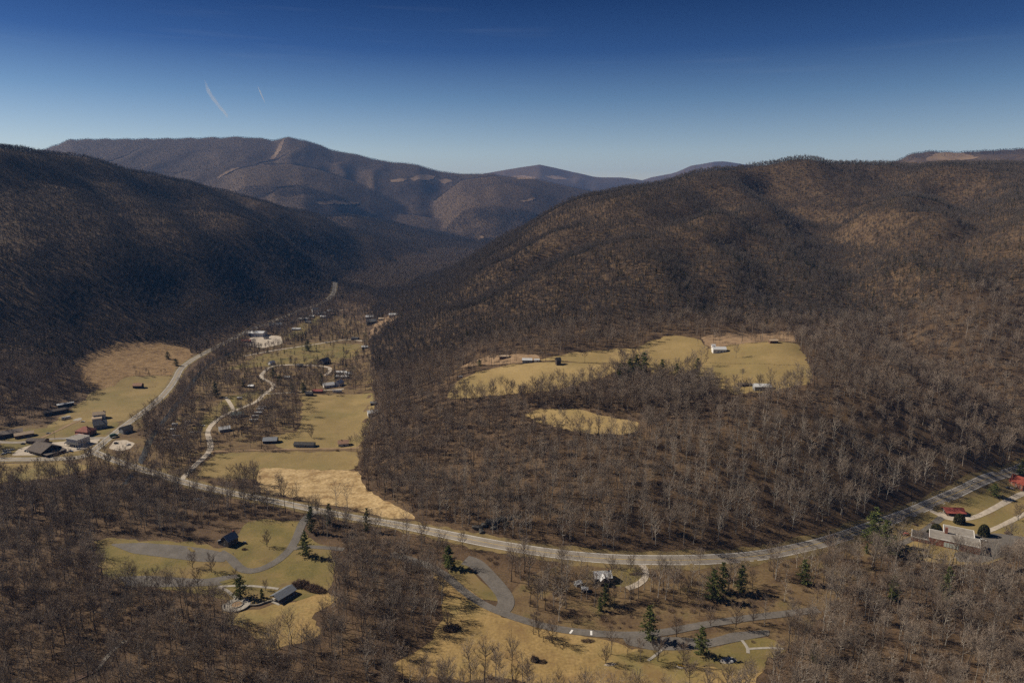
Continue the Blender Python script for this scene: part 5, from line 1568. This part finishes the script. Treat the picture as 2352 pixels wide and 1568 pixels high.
# ------------------------------------------------------------------ single trees of the photograph
P = 'pine_tree'
for (uv, h, k, wd, lb) in [
    ((702,1277), 22, 1, 1.1, 'full dark pine beside the fork of the park drive'),
    ((716,1222), 24, 0, 1.0, 'tall pine at the head of the park drive'),
    ((757,1204), 20, 1, 1.0, 'pointed pine between the park drive and the highway'),
    ((844,1221), 22, 0, .85, 'slender pine beside the highway at the dry grass corner'),
    ((553,1371), 18, 1, 1.3, 'broad dark pine behind the round stone overlook'),
    ((602,1372), 7.5, 2, 1.3, 'small bushy evergreen beside the pavilion path'),
    ((1031,1304), 19, 2, 1.5, 'yellowish-green pine beside the angled car park'),
    ((1490,1468), 25, 1, .95, 'tall pine beside the park road left of the lot'),
    ((1610,1503), 20, 1, 1.1, 'dark pine casting a wide shadow by the picnic pad'),
    ((1637,1377), 24, 1, 1.15, 'left and nearest of the three pines in the central wood'),
    ((1658,1360), 24, 0, 1.1, 'middle of the three pines in the central wood'),
    ((1702,1357), 21, 1, 1.0, 'right of the three pines in the central wood'),
    ((1845,1340), 20, 1, 1.1, 'pine standing alone in the brush below the highway'),
    ((2005,1244), 31, 1, 1.15, 'tallest dark pine of the clump on the highway verge'),
    ((2030,1264), 27, 1, 1.25, 'broad pine right of the tallest in the verge clump'),
    ((2052,1276), 17, 1, 1.4, 'lowest pine at the right of the verge clump'),
    ((1990,1270), 9, 2, 1.2, 'small green pine left of the verge clump'),
    ((2050,1378), 19, 2, 1.2, 'olive pine in the brush below the school lawn'),
    ((2173,1376), 25, 2, 1.1, 'tall narrow yellow-green pine below the school'),
    ((1870,1518), 13, 2, 1.2, 'small yellow-green pine in the wood right of the picnic lawn'),
    ((1390,1388), 17, 1, 1.0, 'pine in front of the cross-gabled house'),
    ((1378,1402), 11, 2, 1.2, 'lower pine left of the one in front of the cross-gabled house'),
    ((2283,1137), 12, 1, 1.9, 'wide low evergreen left of the steep red house'),
    ((2344,1093), 17, 2, 1.4, 'tall yellowish evergreen behind the steep red house'),
    ((1446,868), 24, 1, 1.3, 'leftmost dark pine of the clump at the farm wood edge'),
    ((1461,866), 28, 1, 1.2, 'second pine of the clump at the farm wood edge'),
    ((1478,868), 31, 0, 1.3, 'tallest pine of the clump at the farm wood edge'),
    ((1424,868), 18, 1, 1.4, 'low pine left of the clump at the farm wood edge'),
    ((1520,870), 24, 1, 1.2, 'single pine right of the clump at the farm wood edge'),
    ((1553,876), 22, 1, 1.2, 'second single pine at the farm wood edge'),
    ((1601,868), 24, 0, 1.2, 'pointed pine at the corner of the farm wood'),
    ((1101,840), 9, 1, 1.9, 'round dark evergreen in the farmyard brush'),
    ((708,806), 22, 1, 1.3, 'large dark evergreen in the middle of the valley meadow'),
    ((628,866), 16, 1, 1.3, 'dark evergreen on the campground loop'),
    ((643,884), 16, 1, 1.3, 'dark evergreen nearer along the campground loop'),
    ((672,900), 15, 1, 1.5, 'left of two broad evergreens by the pasture lane'),
    ((697,900), 15, 1, 1.5, 'right of two broad evergreens by the pasture lane'),
    ((739,884), 18, 1, 1.2, 'evergreen between the pasture lane and the white house'),
    ((496,912), 24, 1, 1.1, 'tall dark evergreen at the left of the campground'),
    ((559,888), 15, 1, 1.2, 'evergreen beyond the campground lawn'),
    ((405,840), 13, 1, 1.6, 'round evergreen beside the road at the foot of the scrub slope'),
    ((386,824), 14, 1, 1.5, 'dark evergreen on the scrub slope above the road'),
    ((1150,1115), 9, 2, 1.6, 'small olive evergreen in the knoll wood')]:
    tree_at(P, PINE[k], uv, h, (24, 22, 20)[k], lb, clear_r=4.0, wide=wd)
O = 'bare_tree'
for (uv, h, ms, bh, lb) in [
    ((613,1255), 13, OAK[0], 14, 'broad bare oak on the lawn beside the log house'),
    ((442,1303), 13, OAK[1], 14, 'bare tree in the car park grass, left of two'),
    ((486,1313), 14, OAK[2], 14, 'bare tree in the car park grass, right of two'),
    ((302,1352), 21, BARE[2], 18, 'taller of the pair of bare trees below the car park'),
    ((311,1354), 20, BARE[4], 16, 'shorter of the pair of bare trees below the car park'),
    ((340,1352), 16, BARE[4], 16, 'bare tree right of the pair below the car park'),
    ((362,1356), 18, BARE[2], 18, 'fourth bare tree along the lower car park edge'),
    ((395,1354), 20, SYC[0], 22, 'pale-limbed leaning tree along the lower car park edge'),
    ((455,1352), 15, OAK[2], 14, 'spreading bare tree at the lower car park right end'),
    ((541,1345), 14, BARE[4], 16, 'bare tree beside the broad dark pine'),
    ((610,1355), 8, OAK[0], 14, 'small round bare tree beside the pavilion path'),
    ((783,1322), 11, OAK[1], 14, 'small dark-trunked tree at the right side of the lawn'),
    ((747,1440), 13, OAK[2], 14, 'bare tree at the thicket edge of the left meadow'),
    ((1029,1442), 13, OAK[0], 14, 'lone bare tree over a bush in the central meadow'),
    ((1225,1456), 17, BARE[4], 16, 'left of the two bare trees where the park road meets the meadow'),
    ((1238,1462), 14, OAK[1], 14, 'right of the two bare trees where the park road meets the meadow'),
    ((1268,1476), 16, OAK[2], 14, 'broad dark bare tree leaning over the park road'),
    ((1404,1502), 18, BARE[2], 18, 'many-stemmed bare tree in the meadow left of the lot'),
    ((1391,1523), 12, OAK[0], 14, 'small bare tree behind the tan bench'),
    ((1441,1502), 12, BARE[4], 16, 'slim bare tree left of the shaded lot'),
    ((1470,1519), 16, BARE[5], 21, 'tall slim bare tree at the front of the shaded lot'),
    ((1511,1518), 15, OAK[1], 14, 'round bare tree in front of the shaded lot'),
    ((1568,1526), 15, OAK[2], 14, 'round bare tree beside the yellow bench'),
    ((1554,1462), 14, OAK[0], 14, 'bare tree beyond the lot beside the park road'),
    ((1632,1437), 13, OAK[1], 14, 'first bare tree along the upper park road'),
    ((1690,1441), 16, OAK[2], 14, 'tallest bare tree along the upper park road'),
    ((1730,1430), 13, OAK[0], 14, 'last bare tree along the upper park road'),
    ((1448,1310), 12, OAK[1], 14, 'bare tree on the house lawn below the highway'),
    ((1405,1303), 9, OAK[2], 14, 'small bare tree behind the cross-gabled house'),
    ((1690,822), 18, BARE[2], 18, 'big bare tree between the farmhouse and the right field'),
    ((1703,882), 18, BARE[5], 21, 'thin bare tree beside the low dark farm shed'),
    ((2338,1195), 15, OAK[1], 14, 'bare tree on the school lawn at the right edge'),
    ((2225,1390), 20, SYC[1], 22, 'pale sycamore right of the narrow yellow-green pine'),
    ((1862,1450), 17, SYC[2], 22, 'white-barked tree standing out in the lower right brush'),
    ((482,955), 16, OAK[0], 14, 'round-headed bare tree on the campground lawn'),
    ((715,1005), 13, OAK[1], 14, 'bare tree in the lower pasture behind the long house')]:
    tree_at('sycamore_tree' if ms in SYC else O, ms, uv, h, bh, lb, clear_r=4.0)
# rows of woods' edge trees the photograph shows singly
EDGE = [((x_, y_), lb) for lb, row in (('tall bare tree in the grove at the head of the dry grass field', [(540,1152),(552,1140),(560,1150),(570,1142),(578,1150),(588,1143),(596,1152),(530,1140),(548,1128),(566,1130),(584,1132)]),
        ('bare tree in the clump on the right of the valley pasture', [(612,975),(622,968),(634,978),(645,970),(655,980),(664,972),(675,982),(684,974),(640,960),(660,962)]),) for (x_, y_) in row]
for i, (uv, lb) in enumerate(EDGE):
    tree_at(O, BARE[i % 6], uv, random.uniform(17, 24), SPEC[i % 6]['H'], lb, group='grove: ' + lb, clear_r=0)
# clipped evergreens by the school
def topiary(seed, r, h):
    rng = random.Random(seed)
    g = Geo()
    for i in range(3600):
        t, p = rng.uniform(0, 6.283), rng.random()
        rr = r * (1 - (p ** 2.4)) ** .5 * rng.uniform(.72, 1.03)
        o = Vector((rr * math.cos(t), rr * math.sin(t), p * h))
        d = (Vector((o.x / r, o.y / r, .5 * p)) + rdir(rng, -30, 80) * .8).normalized()
        g.blade(o - d * .35, o + d * .5, .7, rng)
    return g
for i, (uv, r_, h, lb) in enumerate([((2203,1201), 4.4, 8.5, 'rounded clipped evergreen beside the gravel drive behind the school'), ((2150,1221), 4.2, 7.0, 'rounded clipped evergreen at the left rear corner of the school'), ((2259,1229), 4.3, 9.5, 'tall rounded evergreen at the right rear corner of the school'), ((2135,1227), 2.6, 4.0, 'small round evergreen next to the school left rear corner')]):
    g = topiary(80 + i, r_, h)
    x, y, z = at(*uv)
    o = empty('clipped_evergreen', (x, y, z))
    link('foliage', mesh('foliage', g.v, g.f, M_TOPIARY), o)
    t = Geo()
    t.tube([(0, 0, -.4), (0, 0, h * .7)], [.2, .08], 6)
    link('stem', mesh('stem', t.v, t.f, M_PINEBARK), o)
    EXTRA_CLEAR.append((x, y, r_ + 2))
    tag(o, lb, 'shrub')
# bushes
def thicket(seed, L, Wd, h, n):
    rng = random.Random(seed)
    g = Geo()
    for i in range(n):
        a, q = rng.uniform(0, 6.283), rng.random() ** .5
        ox, oy = math.cos(a) * q * L / 2, math.sin(a) * q * Wd / 2
        top = h * (1 - .55 * q * q) * (.75 + .4 * math.sin(ox * .9 + seed) ** 2)
        o = Vector((ox, oy, rng.uniform(-.2, top * .6)))
        d = rdir(rng, 20, 85)
        g.blade(o, o + d * top * rng.uniform(.3, .5), .16 * rng.uniform(.6, 1.4), rng)
    return g
for i, (uv, L, Wd, h, rz, n, lb) in enumerate([((690,1345), 13, 8, 6.5, 10, 1500, 'taller left end of the brown thicket beside the lawn'), ((722,1354), 20, 8, 5.0, -22, 2000, 'long low brown thicket beside the lawn above the left meadow'),
        ((1037,1444), 12, 8, 4.0, 10, 1400, 'brown bush under the lone tree of the central meadow'), ((1228,1517), 5, 4, 5.0, 0, 600, 'slim bush standing in the lower central meadow'), ((1245,1520), 6, 4, 2.2, 0, 500, 'low bush right of the slim one in the lower central meadow'),
        ((1350,1472), 9, 4, 2.0, 0, 600, 'low brown bush on the meadow side of the park road'), ((562,1262), 5, 3, 2.0, 0, 400, 'low bush beside the log house wall'), ((1462,1318), 12, 3, 2.2, 5, 700, 'clipped brown hedge on the house lawn below the highway'),
        ((2315,1225), 6, 5, 3.0, 0, 500, 'brown bush on the school lawn beside the gravel drive'), ((2103,1206), 4, 3, 2.2, 0, 300, 'small brown bush on the lawn beside the highway'), ((2142,1202), 3.5, 3, 2.0, 0, 300, 'second small brown bush on the lawn beside the highway')]):
    g = thicket(100 + i, L, Wd, h, n * 2)
    x, y, z = at(*uv)
    o = link('brown_bush', mesh('bush', g.v, g.f, M_SHRUBTWIG))
    o.location, o.rotation_euler = (x, y, z), (0, 0, R(rz))
    EXTRA_CLEAR.append((x, y, L * .5 + 1))
    tag(o, lb, 'bush')
# ------------------------------------------------------------------ contrails high above the far ridge
def contrail(pp, rads, dens, label, Y=52000):
    P_ = [Vector(on_y(u, v, Y + 900 * i)) for i, (u, v) in enumerate(pp)]
    c0 = P_[0].copy()
    g = Geo()
    g.tube([p - c0 for p in P_], rads, 12)
    n = len(P_)
    g.f += [tuple(range(11, -1, -1)), tuple(range((n - 1) * 12, n * 12))]
    m = bpy.data.materials.new('ice_trail')
    m.use_nodes = True
    m.node_tree.nodes.clear()
    mo, mv = m.node_tree.nodes.new('ShaderNodeOutputMaterial'), m.node_tree.nodes.new('ShaderNodeVolumePrincipled')
    mv.inputs['Color'].default_value = (.98, .98, 1, 1)
    mv.inputs['Density'].default_value = dens
    m.node_tree.links.new(mv.outputs[0], mo.inputs['Volume'])
    o = link('contrail', mesh('contrail', g.v, g.f, m, True))
    o.location = c0
    tag(o, label, 'contrail')
contrail([(470,183),(475,200),(480,212),(489,226),(497,236),(506,248),(514,256),(520,265),(524,272)], [30,100,150,150,140,130,120,110,20], .75e-3, 'broad wavering white contrail above the far mountain')
contrail([(592,198),(597,210),(603,224),(609,238)], [12,46,48,12], 4.5e-3, 'short thin straight contrail right of the broad one')

# ------------------------------------------------------------------ the woods
def off_discs(x, y):
    k = np.ones(x.shape, bool)
    for cx, cy_, r in EXTRA_CLEAR:
        k &= (x - cx) ** 2 + (y - cy_) ** 2 > r * r
    return k
# near woods, full detail
x, y = jitter_grid(-950, 950, 235, 960, 7.4)
BAND = poly([(1180,940),(1195,915),(1300,915),(1400,900),(1440,893),(1560,893),(1620,893),(1660,912),(1640,940),(1480,955),(1260,940)])
A_ = np.array(BAND)
xe, ye = jitter_grid(A_[:, 0].min(), A_[:, 0].max(), A_[:, 1].min(), A_[:, 1].max(), 6.0)
ke = inside(xe, ye, BAND)
x, y = np.concatenate([x, xe[ke]]), np.concatenate([y, ye[ke]])
z = hz(x, y)
u, v, dep = project(x, y, z)
patch = vnoise(x / 38, y / 38, 61)
ok = frame(u, v, 160, -200, 1760) & (rs.rand(x.size) < keep_mask(x, y) * (.55 + .45 * patch)) & off_discs(x, y)
x, y, z, u, v, dep = (q[ok] for q in (x, y, z, u, v, dep))
ok = visible(x, y, z)
x, y, z, u, v, dep = (q[ok] for q in (x, y, z, u, v, dep))
sc_ = rs.uniform(.78, 1.22, x.size) * np.where(z > 24, .94, 1.06) * np.where(inside(x, y, BAND), 1.02, 1.0)
vi = rs.randint(0, 6, x.size)
syc = (rs.rand(x.size) < .08) & (z < 8)
vi[syc] = rs.randint(6, 9, syc.sum())
rz_ = rs.uniform(0, 6.283, x.size)
# the 300 trees that show largest stand as trees of their own
in_view = (u > 0) & (u < 2352) & (v < 1640)
order = np.argsort(np.where(in_view, dep / sc_, 1e9))
solo = order[:300]
rest = np.ones(x.size, bool)
rest[solo] = False
def grow(name, meshes, loc, rz, s, label, cat='tree', group=None):
    o = empty(name, loc, rz, s)
    link('trunk', meshes[0], o)
    link('crown', meshes[1], o)
    tag(o, label, cat, group)
    return o
BANDS = [(110, 'at the left end of the bottom edge'), (230, 'beside the wooden footbridge'), (340, 'right of the footbridge path'), (450, 'below the lower park car park'), (560, 'below the round stone overlook'),
         (680, 'below the left meadow'), (800, 'below the right corner of the left meadow'), (930, 'in the thicket left of the central meadow'), (1080, 'at the lower left corner of the central meadow'), (1300, 'in front of the central meadow'),
         (1520, 'at the bottom edge below the tan bench'), (1780, 'at the bottom edge below the picnic pad'), (1880, 'just right of the picnic lawn'), (2000, 'in the lower right wood near the picnic lawn'),
         (2120, 'in the lower right wood below the olive pine'), (2240, 'in the lower right wood below the yellow-green pine'), (9999, 'in the lower right corner')]
FORM = ['tall grey-twigged tree', 'tall slim dark-trunked tree', 'broad low-branched brown tree', 'leaning dark-trunked tree', 'short bushy brown tree', 'high-crowned grey tree', 'pale-barked sycamore', 'tall pale-barked sycamore', 'spreading pale-barked sycamore']
for i in solo:
    pale = vi[i] >= 6
    ms = SYC[vi[i] - 6] if pale else BARE[vi[i]]
    w_ = next(t for lim, t in BANDS if u[i] < lim)
    sz = 'large ' if sc_[i] > 1.08 else ('smaller ' if sc_[i] < .92 else '')
    far2 = '' if v[i] > 1500 else ', farther back'
    grow('sycamore_tree' if pale else 'bare_tree', ms, (x[i], y[i], z[i] - .1), rz_[i], sc_[i], sz + FORM[vi[i]] + ' ' + w_ + far2, 'tree', 'bare trees of the foreground woods')
near = rest & (dep < 640)
def put(name, sel, protos, label, idx=None, zoff=-.1):
    if sel.sum() == 0: return
    scatter(name, np.stack([x[sel], y[sel], z[sel] + zoff], 1), rz_[sel], sc_[sel], (vi if idx is None else idx)[sel], protos, label)
side = x / np.maximum(y, 1)
put('park_woodland', near & (z < 7), BARE_P, 'leafless woods on the valley floor round the park and along the highway')
put('knoll_woodland', near & (z >= 7), BARE_P, 'leafless woods on the knoll above the curving highway')
far_ = rest & ~near
vi = np.where(vi >= 6, 0, vi)
put('valley_woodland', far_ & (z < 7), MID_P, 'scattered leafless trees round the village, campground and river')
put('bench_woodland', far_ & (z >= 7), MID_P, 'leafless woods round the hillside farm fields')
# brush under and between the trees
def brushy(x, y):
    k = keep_mask(x, y)
    for P in BRUSH:
        k = np.where(inside(x, y, P) & (k > 0), .85, k)
    return k
x, y = jitter_grid(-800, 800, 240, 800, 7.5)
z = hz(x, y)
u, v, dep = project(x, y, z)
ok = frame(u, v, 120, -200, 1740) & (rs.rand(x.size) < brushy(x, y) * (vnoise(x / 30, y / 30, 71) > .36) * .85) & off_discs(x, y)
x, y, z = x[ok], y[ok], z[ok]
rz_, sc_, vi = rs.uniform(0, 6.283, x.size), rs.uniform(.45, 1.15, x.size), rs.randint(0, 3, x.size)
put('undergrowth', np.ones(x.size, bool), SHRUB_P, 'brown leafless brush under the trees of the valley woods')
# mountain woods
xa, ya = jitter_grid(-2300, 2300, 960, 2500, 5.1)
xb, yb = jitter_grid(-2300, 2300, 2500, 4900, 7.0)
x, y = np.concatenate([xa, xb]), np.concatenate([ya, yb])
z = hz(x, y)
u, v, dep = project(x, y, z)
ok = frame(u, v, 200, 250, 1200) & (z > -5) & (rs.rand(x.size) < keep_mask(x, y) * (.7 + .5 * vnoise(x / 90, y / 90, 66)))
x, y, z, u, v, dep = (q[ok] for q in (x, y, z, u, v, dep))
ok = visible(x, y, z)
x, y, z, u, v, dep = (q[ok] for q in (x, y, z, u, v, dep))
print('mountain trees', x.size)
rz_, sc_ = rs.uniform(0, 6.283, x.size), rs.uniform(.5, 1.0, x.size) * np.where(z > 170, .66, .84)
side = x / y
green = (vnoise(x / 170, y / 170, 91) > .66) & (rs.rand(x.size) < .22) | (rs.rand(x.size) < .006) | ((side > .42) & (z > 70) & (z < 190) & (vnoise(x / 110, y / 110, 93) > .5) & (rs.rand(x.size) < .3))
vi = np.where(green, rs.randint(6, 8, x.size), rs.randint(0, 6, x.size))
L_ = x < -420 - (y - 1200) * -.02
L_ = L_ & (z > 6)
md = dep < 1700
vil = ~L_ & (z <= 6)
put('valley_woodland', vil, MID_P + PINE_P, 'leafless trees on the floor of the narrow valley leading away')
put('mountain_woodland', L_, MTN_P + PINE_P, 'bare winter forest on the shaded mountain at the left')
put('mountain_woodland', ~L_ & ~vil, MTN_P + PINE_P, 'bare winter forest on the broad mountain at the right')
# distant ridges
x, y = jitter_grid(-5200, 5200, 4600, 7300, 11.5)
z = hz(x, y)
u, v, dep = project(x, y, z)
ok = frame(u, v, 80, 200, 700) & (rs.rand(x.size) < keep_mask(x, y))
x, y, z, dep = (q[ok] for q in (x, y, z, dep))
ok = visible(x, y, z, 14)
x, y, z, dep = (q[ok] for q in (x, y, z, dep))
print('ridge trees', x.size)
rz_, sc_, vi = rs.uniform(0, 6.283, x.size), rs.uniform(.42, .64, x.size), rs.randint(0, 4, x.size)
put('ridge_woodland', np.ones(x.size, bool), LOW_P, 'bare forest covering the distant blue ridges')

# ------------------------------------------------------------------ air
hz_box = [(-9500, -400), (9500, -400), (9500, 17500), (-9500, 17500)]
zb, zt = float(HG.min()) - 3, float(HG.max()) + 60
V = [(a, b, zb) for a, b in hz_box] + [(a, b, zt) for a, b in hz_box]
o = link('haze', mesh('haze', V, [(3, 2, 1, 0), (4, 5, 6, 7), (0, 1, 5, 4), (1, 2, 6, 5), (2, 3, 7, 6), (3, 0, 4, 7)]))
mh = bpy.data.materials.new('haze')
mh.use_nodes = True
mh.node_tree.nodes.clear()
ho, hv = mh.node_tree.nodes.new('ShaderNodeOutputMaterial'), mh.node_tree.nodes.new('ShaderNodeVolumePrincipled')
hv.inputs['Color'].default_value = (.12, .38, .95, 1)
hv.inputs['Density'].default_value = HAZE_DENSITY = 3.3e-5
hv.inputs['Anisotropy'].default_value = 0.0
mh.node_tree.links.new(hv.outputs[0], ho.inputs['Volume'])
o.data.materials.append(mh)
tag(o, kind='stuff')
